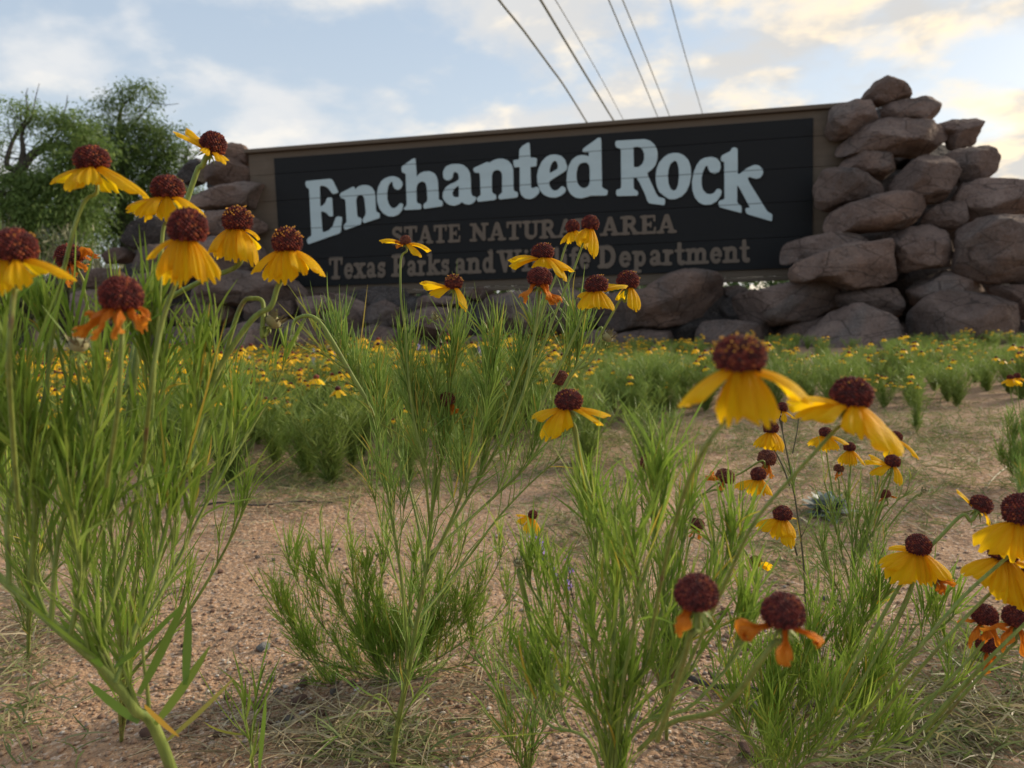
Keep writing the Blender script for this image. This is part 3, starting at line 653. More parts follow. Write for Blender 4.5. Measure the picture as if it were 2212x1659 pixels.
fill(pr, rp, [(1890, 330, 110, 60), (2010, 400, 110, 90), (1870, 440, 110, 80), (2060, 520, 150, 80), (1880, 560, 140, 80), (2080, 640, 150, 90), (1830, 660, 160, 80), (2060, 740, 170, 60), (1860, 740, 160, 50), (1930, 270, 60, 40)], 300)
low = [
 (C8, .10, [(80,470),(100,330),(300,300),(560,270),(700,180),(850,125),(1050,125),(1150,190),(1210,420),(1130,480),(700,560),(300,590),(130,570)]),
 (C8, .14, [(1210,330),(1400,300),(1700,230),(2000,160),(2100,190),(2145,260),(2130,420),(1900,520),(1600,550),(1250,480)]),
 (C8, .18, [(1020,620),(1060,530),(1300,530),(1540,560),(1680,650),(1640,780),(1300,800),(1020,740)]),
 (C8, .14, [(330,640),(560,590),(760,600),(820,680),(780,790),(340,790)]),
 (C8, -.15, [(1170,250),(1300,240),(1420,290),(1400,340),(1250,350),(1190,320)]),
 (C8, .12, [(-30,640),(150,600),(330,620),(350,760),(0,780)]),
 (C7, .06, [(1230,350),(1400,260),(1600,230),(1900,220),(2030,290),(2080,420),(1950,540),(1500,560),(1250,470),(1220,400)]),
 (C7, .12, [(730,450),(860,390),(1000,355),(1140,370),(1220,430),(1220,540),(1100,595),(850,590),(740,540)]),
 (C7, .08, [(-20,330),(250,320),(380,400),(425,500),(350,560),(150,570),(-20,540)]),
 (C7, -.04, [(190,285),(300,275),(450,340),(480,450),(430,490),(380,400),(220,340)]),
 (C7, .05, [(470,360),(560,300),(700,380),(740,440),(700,530),(500,520),(450,480)]),
 (C7, .14, [(350,580),(480,490),(600,490),(720,560),(740,700),(560,720),(350,700)]),
 (C7, -.02, [(740,330),(850,290),(1000,285),(1230,300),(1220,370),(1000,360),(850,400),(740,430)]),
 (C7, -.06, [(1150,260),(1280,225),(1380,260),(1280,330),(1180,310)]),
 (C7, .14, [(1020,640),(1150,590),(1400,560),(1600,580),(1640,680),(1500,740),(1050,740)]),
 (C7, .12, [(1640,620),(1860,600),(2130,640),(2110,750),(1700,750)]),
 (C7, -.10, [(20,275),(100,268),(330,270),(240,320),(20,335)]),
 (C7, .1, [(740,600),(900,590),(1020,640),(1020,760),(740,760)]),
 (C8, .10, [(1640,620),(1760,540),(2050,470),(2150,560),(1950,700),(1680,760)])]
lp = P(1200, 750, 5.1); lp.z = 0
pw = thing('boulder_wall', lp, 'low wall of stacked boulders under the sign', 'stone wall')
for j, ((V0, s), fw_, pl) in enumerate(low):
    pl = xf(V0, s, pl); cu_ = sum(p[0] for p in pl) / len(pl)
    boulder('stone', pl, sign_depth(cu_) - .22 - fw_, (M_rock_l if j in (16, 0) else M_rock), pw, lp, 400 + j, thick=.24)
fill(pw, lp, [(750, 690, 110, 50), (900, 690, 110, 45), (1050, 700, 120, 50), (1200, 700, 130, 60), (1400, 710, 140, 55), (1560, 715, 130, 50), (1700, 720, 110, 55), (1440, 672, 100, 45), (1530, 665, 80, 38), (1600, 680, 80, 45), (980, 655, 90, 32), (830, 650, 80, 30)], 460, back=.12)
left = [
 (0,[(760,130),(820,108),(900,118),(988,178),(950,235),(880,262),(770,225)]),
 (.03,[(640,262),(780,225),(900,212),(948,250),(942,365),(700,392),(610,362),(600,292)]),
 (-.04,[(440,330),(520,235),(600,200),(660,250),(610,370),(520,402),(445,365)]),
 (.04,[(515,465),(700,402),(860,377),(1040,400),(1052,460),(960,542),(760,562),(560,552),(515,505)]),
 (.03,[(600,610),(760,570),(940,570),(1030,640),(1042,700),(960,745),(700,745),(600,690)]),
 (.06,[(55,720),(120,640),(260,612),(360,640),(400,720),(350,830),(160,852),(75,800)]),
 (.06,[(-80,855),(60,832),(150,858),(175,905),(80,942),(-90,935)]),
 (.10,[(105,965),(180,842),(300,808),(390,850),(395,1000),(200,1010)]),
 (.06,[(390,880),(520,780),(700,760),(900,760),(1020,800),(1030,960),(900,1010),(640,1030),(390,1010)]),
 (.12,[(440,1080),(600,1020),(1000,995),(1300,1030),(1312,1170),(1200,1222),(500,1232),(440,1180)]),
 (.12,[(120,1040),(280,1015),(440,1010),(450,1170),(300,1200),(130,1170)]),
 (.14,[(330,1245),(560,1235),(800,1240),(850,1320),(760,1372),(400,1372)]),
 (.14,[(870,1232),(1250,1212),(1262,1300),(1100,1352),(880,1345)]),
 (.10,[(1272,1185),(1480,1172),(1505,1260),(1440,1325),(1285,1305)]),
 (.18,[(300,1480),(420,1400),(600,1395),(700,1500),(680,1620),(320,1620)]),
 (.18,[(760,1420),(900,1372),(1080,1370),(1140,1460),(1120,1600),(780,1600)]),
 (.12,[(-270,1015),(-100,985),(0,988),(112,1022),(120,1065),(-20,1132),(-250,1105)]),
 (.16,[(20,1180),(160,1150),(310,1200),(330,1320),(200,1390),(40,1350)]),
 (.14,[(-300,1170),(-120,1130),(20,1170),(30,1350),(-200,1380),(-310,1300)]),
 (.2,[(-60,1440),(80,1390),(280,1400),(300,1560),(200,1640),(-60,1600)]),
 (.12,[(1160,1370),(1300,1330),(1420,1350),(1480,1450),(1440,1600),(1160,1600)])]
lq = P(430, 750, 5.6); lq.z = 0
pq = thing('boulder_pile', lq, 'weathered boulder pile at the left end of the sign beside the mesquite trees', 'rock pile')
for j, (fw_, pl) in enumerate(left):
    pl = xf(*C6, pl); cu_ = sum(p[0] for p in pl) / len(pl); cv = sum(p[1] for p in pl) / len(pl)
    f = min(max((cv - 320) / 420, 0), 1)
    boulder('stone', pl, sign_depth(cu_) - .14 - .36 * f - fw_, (M_rock_l, M_rock_l, M_rock, M_rock, M_rock)[j % 5] if j not in (2, 5) else M_rock_dk_shade, pq, lq, 500 + j)
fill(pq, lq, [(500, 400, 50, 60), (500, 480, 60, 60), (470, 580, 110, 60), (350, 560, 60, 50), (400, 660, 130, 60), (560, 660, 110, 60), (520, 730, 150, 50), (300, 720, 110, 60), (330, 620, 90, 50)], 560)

# ------------------------------------------------------------------ power lines
WIRES = [([(1040,-60),(1078,0),(1128,62),(1165,112),(1190,146),(1215,180),(1248,232),(1275,275),(1330,352),(1480,530)], .030, 'leftmost kinked power line rising from behind the sign', 7.4),
 ([(1130,-60),(1168,0),(1240,120),(1290,202),(1332,270),(1390,355),(1500,530)], .034, 'thick dark power line, second from the left above the sign', 7.6),
 ([(1160,-60),(1200,0),(1262,105),(1310,190),(1352,268),(1400,350),(1505,530)], .013, 'thin faint power line close beside the thick dark one', 7.9),
 ([(1288,-60),(1315,0),(1355,95),(1393,185),(1425,262),(1465,350),(1540,530)], .018, 'power line left of the close middle pair above the sign', 7.6),
 ([(1318,-60),(1345,0),(1382,90),(1418,180),(1450,260),(1485,350),(1550,530)], .017, 'power line right of the close middle pair above the sign', 7.8),
 ([(1432,-60),(1448,0),(1472,90),(1498,180),(1520,255),(1545,350),(1590,530)], .015, 'rightmost thin power line above the sign', 8.0)]
for pts, r, lab, hz in WIRES:
    w3 = []
    for (u, v) in pts:
        dr = FW + RT * ((u - 1106) / FPX) + UP * ((829.5 - v) / FPX); w3.append(CAM + dr * ((hz - H) / dr.z))
    mb = MB(); c = catmull(w3, 5); mb.tube(c, r, 6)
    o = mb.build('power_line', M_wire, None, w3[0]); o.location = w3[0]; tag(o, lab, 'power line', 'power lines above the sign')

# ------------------------------------------------------------------ trees and brush on the left
def crown_leaves(blobs, rs, d0, per=900, ls=.05):
    lv = []
    for (u, v, r, dens) in blobs:
        n = int(per * dens * (r / 45) ** 2); c = np.array(P(u, v, d0)); R = r * d0 / FPX
        # tufts
        nt_ = max(6, n // 16)
        q = rs.normal(size=(nt_, 3)); q /= np.linalg.norm(q, axis=1, keepdims=True); q *= (rs.random((nt_, 1)) ** .55) * R * rs.uniform(.7, 1.55, (nt_, 1)) * np.array([1.15, 1, .85])
        for t in q:
            m = 22; off = rs.normal(size=(m, 3)) * np.array([.09, .09, .07]) * (.6 + R)
            p = c + t + off
            out_ = t / (np.linalg.norm(t) + 1e-9)
            d = out_ * .5 + rs.normal(size=(m, 3)) * .55 + np.array([0, 0, -.35]); d /= np.linalg.norm(d, axis=1, keepdims=True)
            s = np.cross(d, rs.normal(size=(m, 3))); s /= np.linalg.norm(s, axis=1, keepdims=True) + 1e-9
            b = np.tile([0, 0, -.25], (m, 1))
            lv.append(np.concatenate([p, d, b, s, rs.uniform(1.0, 2.1, (m, 1)) * ls, rs.uniform(.3, .55, (m, 1)) * ls], 1))
    return np.concatenate(lv)
def make_tree(name, label, d0, base_uv, blobs, limbs, m, seed, per=900, twigs=()):
    rs = np.random.default_rng(seed); b = P(base_uv[0], base_uv[1], d0); b.z = float(gh(b.x, b.y))
    t = thing(name, b, label, 'tree')
    lv = crown_leaves(blobs, rs, d0, per * 2, .030)
    mb = MB(); mb.leaves(lv, rows=3, prof=(.5, 1, .2)); mb.build('crown', m, t, b)
    mb = MB()
    for k, (pts, r0_, r1_) in enumerate(limbs):
        w = [P(u, v, d0 + dd) for (u, v, dd) in pts]
        if k == 0: w[0] = b - Vector((0, 0, .05))
        c = catmull(w, 5); n = len(c); mb.tube(c, np.linspace(r0_, r1_, n), 7)
        for j in range(2, n - 1):
            for _ in range(3):
                if rs.random() < .35:
                    a = c[j]; dv = Vector(rs.normal(size=3)) ; dv.z = abs(dv.z) * .8; ln = rs.uniform(.12, .32); e = a + dv.normalized() * ln
                    mid = a.lerp(e, .5) + Vector(rs.normal(size=3)) * .04; rr = max(r1_ * .6, .006)
                    mb.tube([a, mid, e], [rr, rr * .7, .003], 4)
    mb.build('trunk', M_bark, t, b)
    for tw in twigs:
        mb = MB(); c = catmull([P(u, v, d0) for u, v in tw], 3); mb.tube(c, np.linspace(.008, .003, len(c)), 4); mb.build('twig', M_bark, t, b)
    return t
make_tree('mesquite_tree', 'open feathery mesquite tree with bare dark limbs at the left edge', 8.6, (60, 760),
 [(28,232,26,.5),(85,250,30,.7),(62,282,26,.3),(132,262,30,.9),(172,285,34,1.1),(120,318,30,.8),(150,345,40,1.1),(195,330,40,1.2),(60,395,44,1.1),(10,385,30,.8),(110,400,45,1.2),(170,405,46,1.3),(30,450,50,1.2),(95,465,52,1.3),(160,470,50,1.2),(20,520,50,1.1),(90,540,55,1.1),(150,540,45,.9),(-40,430,60,1.2),(-50,300,50,.5)],
 [([(60,760,0),(70,600,0),(50,480,0),(42,370,0)], .12, .06), ([(42,370,0),(75,330,.05),(120,312,.1),(160,318,.1),(190,300,0)], .055, .012), ([(42,370,0),(50,330,0),(48,285,0),(70,250,-.1)], .04, .008),
  ([(42,370,0),(15,355,0),(30,300,.1),(55,260,.1),(62,230,.1)], .035, .006), ([(50,480,0),(100,430,.1),(150,400,.2)], .05, .012), ([(50,480,0),(0,430,.1),(-60,330,.2)], .05, .012)], M_tree, 21, 680,
 twigs=[[(70,250),(76,215),(85,180)], [(130,262),(142,232),(146,205)], [(62,240),(56,210),(60,190)]])
make_tree('mesquite_tree', 'bushy round mesquite tree behind the left boulder pile', 9.6, (290, 760),
 [(268,205,26,.8),(300,198,22,.6),(332,212,18,.7),(240,225,26,.8),(282,240,22,.4),(262,280,30,1.1),(310,275,36,1.1),(345,300,38,1.2),(375,335,34,1.1),(398,365,24,.9),(225,300,38,1.2),(290,330,50,1.3),(240,350,48,1.2),(340,370,46,1.2),(385,400,30,1.0),(300,410,50,1.2),(240,420,50,1.1),(350,430,36,.8),(290,480,46,.8),(230,500,50,.9),(315,525,30,.4),(190,470,46,1.0),(260,560,46,.6),(410,410,30,.7),(430,440,26,.5),(380,460,40,.7),(350,500,40,.6),(200,250,24,.6),(320,195,16,.5)],
 [([(290,760,0),(285,620,0),(275,520,0),(262,440,0)], .13, .07), ([(262,440,0),(270,360,0),(258,290,.1),(262,235,.1),(285,210,.1)], .055, .008), ([(262,440,0),(310,390,.1),(350,340,.1),(380,330,0)], .05, .01),
  ([(275,520,0),(320,470,.1),(370,430,.1)], .045, .01), ([(275,520,0),(215,450,.1),(200,380,.1)], .045, .01), ([(262,300,.1),(300,255,.1),(335,215,.1)], .02, .006)], M_tree2, 22, 560,
 twigs=[[(395,345),(420,300),(432,282)], [(405,350),(440,318),(452,285)], [(400,360),(408,320),(404,290)]])
def make_brush(u, vb, d0, w, h, seed, label, m=M_brush, n=900):
    rs = np.random.default_rng(seed); b = P(u, vb, d0); b.z = float(gh(b.x, b.y)); t = thing('brush_shrub', b, label, 'shrub', 'brush below the mesquites')
    W = w * d0 / FPX; Hh = h * d0 / FPX; mb = MB(); lv = []
    tips = []
    for k in range(46):
        a = rs.uniform(0, 2 * pi); r = W * rs.uniform(.1, 1); e = b + Vector((cos(a) * r, sin(a) * r * .7, Hh * rs.uniform(.6, 1.05) * (1 - .35 * (r / W) ** 2)))
        c = catmull([b, b.lerp(e, .5) + Vector((rs.normal() * .05, rs.normal() * .05, .05)), e], 4); mb.tube(c, np.linspace(.010, .002, len(c)), 4); tips.append(c)
    mb.build('branches', M_bark, t, b)
    for _ in range(n * 6):
        c = tips[rs.integers(len(tips))]; j = rs.integers(2, len(c)); p = np.array(c[j]) + rs.normal(size=3) * .05
        d = rs.normal(size=3) * .6 + np.array([0, 0, .7]); d /= np.linalg.norm(d); s = np.cross(d, rs.normal(size=3)); s /= np.linalg.norm(s)
        lv.append(np.concatenate([p, d, [0, 0, .1], s, [rs.uniform(.04, .10), rs.uniform(.006, .013)]]))
    mb = MB(); mb.leaves(lv, rows=3, prof=(.6, 1, .2)); mb.build('foliage', m, t, b)
make_brush(20, 720, 7.4, 110, 260, 31, 'grey-green brush shrub at the far left below the open mesquite')
make_brush(160, 715, 7.6, 110, 250, 32, 'taller grey-green brush shrub between the two mesquite trunks')
make_brush(250, 710, 7.3, 90, 170, 33, 'low grey-green brush shrub beside the left boulder pile')
make_brush(-90, 730, 7.0, 110, 280, 34, 'grey-green brush shrub cut off by the left edge of the view')
# far wood along the horizon
rs = np.random.default_rng(5); lv = []
for k in range(340):
    x = rs.uniform(-95, 95); y = rs.uniform(62, 74); hh = rs.uniform(.9, 1.9) * (1.0 if x > -12 else 1.5)
    m = 46; p = np.stack([x + rs.normal(size=m) * 1.0, y + rs.normal(size=m) * .8, rs.random(m) * hh], 1)
    d = rs.normal(size=(m, 3)); d /= np.linalg.norm(d, axis=1, keepdims=True); s = np.cross(d, rs.normal(size=(m, 3))); s /= np.linalg.norm(s, axis=1, keepdims=True)
    lv.append(np.concatenate([p, d, d * 0, s, np.full((m, 1), .55), np.full((m, 1), .38)], 1))
mb = MB(); mb.leaves(np.concatenate(lv), rows=3, prof=(.6, 1, .4)); o = mb.build('far_wood', M_farwood); o['kind'] = 'stuff'; o['label'] = 'distant scrub woodland along the horizon'; o['category'] = 'woodland'

# ------------------------------------------------------------------ flower part meshes (unit: disc radius = 1)
def petal_mesh(kind, seed):
    rs = np.random.default_rng(seed); nr, nc = 11, 15
    L_ = rs.uniform(.92, 1.08); w = rs.uniform(.74, .92) if kind == 'fresh' else rs.uniform(.30, .42)
    bend = rs.uniform(.5, .95) if kind == 'fresh' else rs.uniform(.2, 1.2); tw = rs.uniform(-.25, .25) if kind == 'fresh' else rs.uniform(-1.3, 1.3)
    Lb = 2.15 * L_ if kind == 'fresh' else 1.5 * L_
    V = []
    x = z = 0; ang = .15; pr_ = 0
    rows = []
    for i in range(nr):
        t = i / (nr - 1)
        if i:
            ang = .25 - bend * t * (1.0 if kind == 'fresh' else 1 + 1.5 * sin(t * 5 + seed))
            x += cos(ang) * Lb / (nr - 1); z += sin(ang) * Lb / (nr - 1)
        rows.append((x, z, ang, t))
    for (x, z, ang, t) in rows:
        wt = w * (.26 + .78 * sin(min(t * 1.18, 1.0) * pi / 2) ** 1.1) * (1 - .30 * max(0, (t - .86) / .14))
        for c in range(nc):
            s = c / (nc - 1) * 2 - 1
            ext = 0
            if t > .72:
                k = (t - .72) / .28
                ext = k * (.04 - .20 * abs(s) ** 2.4 - .26 * math.exp(-((abs(s) - .36) / .11) ** 2) + rs.uniform(-.02, .02)) * Lb * .8
            y = s * wt; up = .10 * w * cos(s * 3 * pi) * (.4 + t) - .22 * w * s * s
            if kind != 'fresh':
                up += .25 * w * sin(s * 4 + t * 7 + seed) ; y *= (.75 + .35 * sin(t * 9 + seed))
            a = tw * t; y2 = y * cos(a) - up * sin(a); u2 = y * sin(a) + up * cos(a)
            V.append((x + ext * cos(ang) - u2 * sin(ang), y2, z + ext * sin(ang) + u2 * cos(ang)))
    F = [[i * nc + j, i * nc + j + 1, (i + 1) * nc + j + 1, (i + 1) * nc + j] for i in range(nr - 1) for j in range(nc - 1)]
    return mesh_np('petal', V, np.array(F), M_petal if kind == 'fresh' else M_spent)
PET = [petal_mesh('fresh', s) for s in range(8)]; PSP = [petal_mesh('spent', 40 + s) for s in range(6)]
def disc_mesh(kind, seed):
    rs = np.random.default_rng(seed); mb = MB(); V, F = ICO2
    sh = np.array([1, 1, .93]); mb.add(V * .86 * sh, t=F)
    n = {'fresh': 330, 'spent': 380, 'seed': 210}[kind]
    for i in range(n):
        zc_ = 1 - (i + .5) / n * 1.62; th = i * 2.39996; r = sqrt(max(0, 1 - zc_ * zc_)); nrm = np.array([r * cos(th), r * sin(th), zc_])
        p0 = nrm * .80 * sh; a = np.cross(nrm, [0.3, .2, .9]); a /= np.linalg.norm(a); b = np.cross(nrm, a)
        rb = (.085 if kind != 'seed' else .12) * rs.uniform(.9, 1.1); hgt = .20 * rs.uniform(.75, 1.25)
        k = 5; ring0 = [p0 + rb * (cos(x) * a + sin(x) * b) for x in np.arange(k) * 2 * pi / k]; ring1 = [p0 + nrm * hgt * .75 + rb * .85 * (cos(x) * a + sin(x) * b) for x in np.arange(k) * 2 * pi / k]
        tip = p0 + nrm * hgt * (1.1 if kind != 'seed' else 1.25)
        v = ring0 + ring1 + [tip]; m = 0
        mb.add(v, q=[[j, (j + 1) % k, k + (j + 1) % k, k + j] for j in range(k)], t=[[k + j, k + (j + 1) % k, 2 * k] for j in range(k)], m=m)
        pol = kind == 'fresh' and ((.25 < zc_ < .62 and rs.random() < (.05, .16, .40)[seed - 1]) or (zc_ >= .62 and rs.random() < (.04, .10, .18)[seed - 1]))
        if pol:
            e = tip + nrm * rs.uniform(.02, .08); q_ = [tip + .030 * a, tip + .030 * b, tip - .030 * a, tip - .030 * b, e + .045 * a, e + .045 * b, e - .045 * a, e - .045 * b, e + nrm * .06]
            mb.add(q_, q=[[0, 1, 5, 4], [1, 2, 6, 5], [2, 3, 7, 6], [3, 0, 4, 7]], t=[[4, 5, 8], [5, 6, 8], [6, 7, 8], [7, 4, 8]], m=1)
    return mb.build('flower_head', [{'fresh': M_disc, 'spent': M_disc, 'seed': M_disc_b}[kind], M_pollen], link=False, smooth=False)
DISC = {'fresh': [disc_mesh('fresh', s) for s in (1, 2, 3)], 'spent': [disc_mesh('spent', 5)], 'seed': [disc_mesh('seed', 6)]}
def bud_mesh():
    rs = np.random.default_rng(9); mb = MB(); V, F = ICO2; mb.add(V * np.array([.8, .8, .6]) , t=F); lv = []
    for i in range(26):
        th = i * 2.4; z = rs.uniform(-.3, .5); d = np.array([cos(th), sin(th), z]); d /= np.linalg.norm(d)
        s = np.cross(d, [0, 0, 1]); s /= np.linalg.norm(s); lv.append(np.concatenate([d * .55 + [0, 0, -.2], d * .7 + [0, 0, .5], [0, 0, .3], s, [.9, .28]]))
    mb.leaves(lv, rows=4, prof=(.8, 1, .7, .1)); return mb.build('seed_bud', [M_dry], link=False)
BUD = bud_mesh()

# ------------------------------------------------------------------ plants in the foreground
class Plant:
    def __init__(s, name, base, label, cat='wildflower', group='wildflowers growing in front of the sign', lm=M_leaf, sm=M_stem, seed=1, lw=.0013, ll=.028):
        s.rs = np.random.default_rng(seed); s.b = base; s.t = thing(name, base, label, cat, group)
        s.stem = MB(); s.lv = []; s.lm = lm; s.sm = sm; s.lw = lw; s.ll = ll
    def leaf(s, p, d, ln, w, bend=None):
        rs = s.rs; sd_ = np.cross(d, rs.normal(size=3)); sd_ /= np.linalg.norm(sd_) + 1e-9
        if bend is None: bend = np.array([0, 0, rs.uniform(-.15, .40)]) + rs.normal(size=3) * .22
        s.lv.append(np.concatenate([p, d, bend, sd_, [ln, w if w > .0028 else w * .60]]))
    def along(s, c, dens, ang=.55, ll=None, lw=None, t0=.1):
        """leaves along a sampled curve c, dens per metre"""
        rs = s.rs; ll = ll or s.ll; lw = lw or s.lw; ph = rs.uniform(0, 6)
        for i in range(len(c) - 1):
            if (i + 1) / len(c) < t0: continue
            a = np.array(c[i]); b_ = np.array(c[i + 1]); seg = np.linalg.norm(b_ - a); tg = (b_ - a) / (seg + 1e-9)
            n = rs.poisson(dens * seg)
            for _ in range(n):
                ph += 2.4; e1 = np.cross(tg, [.2, .1, .97] if abs(tg[2]) < .9 else [1, 0, 0]); e1 /= np.linalg.norm(e1); e2 = np.cross(tg, e1)
                q = cos(ph) * e1 + sin(ph) * e2; an = ang * rs.uniform(.6, 1.3)
                d = tg * cos(an) + q * sin(an); d = d / np.linalg.norm(d)
                s.leaf(a + (b_ - a) * rs.random(), d, ll * rs.uniform(.55, 1.35), lw * rs.uniform(.75, 1.25))
    def shoot(s, p, d, ln, r, level, dens, ll=None):
        rs = s.rs; d = d / np.linalg.norm(d); pts = [Vector(p)]; cur = np.array(p, float); dd = d.copy(); n = 5
        for _ in range(n):
            dd = dd + np.array([0, 0, .16]) + rs.normal(size=3) * .06; dd /= np.linalg.norm(dd); cur = cur + dd * ln / n; pts.append(Vector(cur))
        s.stem.tube(pts, np.linspace(r, r * .5, len(pts)) * .75, 5 if r > .0009 else 4)
        s.along(pts, dens, .36, ll, t0=.0)
        for _ in range(3): 
            q = rs.normal(size=3) * .22 + dd; s.leaf(cur, q / np.linalg.norm(q), (ll or s.ll) * rs.uniform(.5, .9), s.lw)
        if level > 0:
            for k in range(rs.integers(2, 4)):
                j = rs.integers(1, n); q = dd + rs.normal(size=3) * .24; s.shoot(pts[j], q, ln * rs.uniform(.45, .7), r * .7, level - 1, dens, ll)
    def branch(s, pts, r0_, r1_, dens=170, shoots=8, slen=.05, level=1, t0=.15, ll=None, lw=None, k=7, spread=.22):
        c = catmull(pts, 7); n = len(c); kk = .80 if r0_ > .0026 and k == 7 and len(pts) > 6 and s.lw > .0016 else .68; s.stem.tube(c, np.linspace(r0_, r1_, n) * kk, k); s.along(c, dens, .42, ll, lw, t0)
        rs = s.rs
        for _ in range(shoots):
            f = rs.uniform(t0, .97); i = min(int(f * (n - 1)), n - 2); tg = np.array(c[i + 1] - c[i]); tg /= np.linalg.norm(tg) + 1e-9
            d = tg * .7 + np.array([0, 0, .45]) + rs.normal(size=3) * spread
            s.shoot(c[i], d, slen * rs.uniform(.5, 1.2) * (1.15 - .75 * f), max(r1_ * .8, .0006), level, dens * 1.15, ll)
        return c
    def flower(s, u, v, px, kind, pet, stalk, tilt=(0, 0), d=None, r=None, label=None, sr=.00062, pol=0):
        d = d or 19.8 / px; R = px * d / FPX / 2; c = P(u, v, d); rs = s.rs
        up = (UP + RT * tilt[0] - FW * tilt[1]).normalized(); x = (RT - up * RT.dot(up)).normalized(); y = up.cross(x)
        if kind == 'bud': me = BUD
        else: me = DISC[kind][pol if kind == 'fresh' else 0]
        head = obj('flower_head' if kind != 'bud' else 'seed_bud', me, s.t)
        M = Matrix(((x.x, y.x, up.x, 0), (x.y, y.y, up.y, 0), (x.z, y.z, up.z, 0), (0, 0, 0, 1)))
        head.matrix_local = Matrix.Translation(c - s.b) @ M @ Matrix.Diagonal((R, R, R * (rs.uniform(.86, 1.10) if kind != 'bud' else 1), 1))
        if label: head['label'] = label
        for it in pet:
            if len(it) == 2: az, dr_ = it; ls, ws, sp_ = 1, 1, kind != 'fresh'
            else: az, dr_, ls, ws = it[:4]; sp_ = (kind != 'fresh') if len(it) < 5 else it[4]
            ls = ls * rs.uniform(.84, 1.14); ws = ws * rs.uniform(.82, 1.18); dr_ = dr_ + rs.uniform(-9, 9)
            po = obj('petal', (PSP if sp_ else PET)[rs.integers(6)], head)
            a = radians(az + rs.uniform(-4, 4)); rot = Matrix.Rotation(a, 4, 'Z') @ Matrix.Rotation(radians(dr_), 4, 'Y') @ Matrix.Rotation(radians(rs.uniform(-14, 14)), 4, 'X')
            po.matrix_local = Matrix.Translation((cos(a) * .50, sin(a) * .50, -.50)) @ rot @ Matrix.Diagonal((ls, ws, (ls + ws) / 2, 1))
        # stalk and small green bracts under the head
        foot = c - up * R * .72
        w = [foot, foot - up * R * 1.1] + [P(a_, b_, d_ if d_ else d) for (a_, b_, d_) in [(q_ + (None,))[:3] for q_ in stalk]]
        mb = MB(); cc = catmull(w, 6); n = len(cc); rr = np.full(n, r or sr); rr[0] = R * .30; rr[1] = max(R * .2, rr[1]); rr[2:] = rr[2:] * np.linspace(1, 1.15, n - 2); mb.tube(cc, rr, 7)
        lv = []
        for k in range(9):
            a = k * 2 * pi / 9 + .2; q_ = x * cos(a) + y * sin(a); dd = (q_ * .8 - up * .5).normalized(); sd_ = dd.cross(up).normalized()
            lv.append(np.concatenate([np.array(foot + q_ * R * .2), np.array(dd), np.array(-up * .3), np.array(sd_), [R * rs.uniform(.5, .9), R * .22]]))
        mb.leaves(lv, rows=4, prof=(.9, 1, .7, .1))
        mb.build('flower_stalk', s.sm, s.t, s.b)
        return head
    def done(s):
        if s.stem.v: s.stem.build('stem', s.sm, s.t, s.b)
        if s.lv:
            mb = MB(); mb.leaves(s.lv, rows=6, prof=(.5, .9, 1.0, .95, .75, .1)); o = mb.build('foliage', s.lm, s.t, s.b); o['kind'] = 'stuff'
def drop(u, v, d, dx=0, dy=0):
    p = P(u, v, d); return onground(p.x + dx, p.y + dy)
def pp(*t): return [P(*x) for x in t]
full = lambda n, dr0, rs0=0: [(rs0 + i * 360 / n, dr0 + (i * 37 % 17) - 8) for i in range(n)]

# A: big out-of-focus plant at the lower left
bA = drop(430, 1760, .29, .02, .01)
A = Plant('bitterweed', bA, 'tall out-of-focus flowering plant with a thick leaning stem in the lower left corner', lm=M_leaf_n, seed=51, lw=.0017, ll=.030)
A.branch([bA] + pp((372,1665,.28),(290,1530,.27),(230,1450,.265),(140,1370,.26),(60,1300,.265),(-40,1200,.27),(-90,1050,.28)), .00262, .0013, 90, 12, .035, 0, .22, ll=.024, lw=.0030)
for pts in ([(150,1380,.26),(185,1200,.26),(190,1000,.27),(150,850,.28),(125,740,.28)], [(250,1475,.265),(330,1250,.28),(380,1050,.29),(430,880,.30),(465,770,.31)],
            [(200,1430,.265),(270,1200,.27),(310,980,.28),(330,830,.28),(312,700,.28)], [(60,1300,.265),(75,1100,.26),(50,950,.255),(20,820,.25),(5,740,.25)],
            [(110,1345,.26),(130,1150,.26),(205,950,.26),(240,830,.27),(255,760,.27)], [(240,1460,.27),(360,1260,.29),(450,1080,.31),(540,930,.33),(600,830,.34)],
            [(20,1260,.265),(20,1080,.27),(90,880,.28),(110,740,.28)], [(-40,1200,.27),(-20,1050,.27),(-30,900,.26)]):
    A.branch(pp(*pts), .0013, .0007, 120, 8, .034, 1, .12, ll=.022, lw=.0013)
for (u, v, du, dv, d, w) in ((335,1565,120,-150,.27,.0031),(395,1480,70,-95,.27,.0029),(360,1600,150,-120,.27,.0029),(300,1500,110,-200,.265,.0029),(250,1440,150,-120,.26,.0029),(220,1440,-90,-90,.26,.0029),(300,1560,-110,-70,.27,.0029),(400,1480,10,-160,.27,.0029)):
    a = np.array(P(u, v, d)); b_ = np.array(P(u + du, v + dv, d + .01)); ln = np.linalg.norm(b_ - a); A.leaf(a, (b_ - a) / ln, ln, w, np.array([0, 0, .12]))
mb = MB(); a = np.array(P(312, 1525, .255)); b_ = np.array(P(388, 1602, .25)); ln = np.linalg.norm(b_ - a); mb.leaves([np.concatenate([a, (b_ - a) / ln, [0, 0, .1], np.array(UP), [ln, .0024]])], rows=6); dl = mb.build('dying_leaf', M_dying, A.t, A.b); dl['label'] = 'single dying yellow leaf on the thick stem'
A.flower(198,345,76,'fresh',[(180,4,1.15,1.0),(235,38,1.1,1.25),(285,52,1.0,1.05),(-22,32,1.7,1.05),(90,20)], [(180,440),(148,540),(118,690,.27),(100,860,.27),(95,1050,.265)], (-.12,.1))
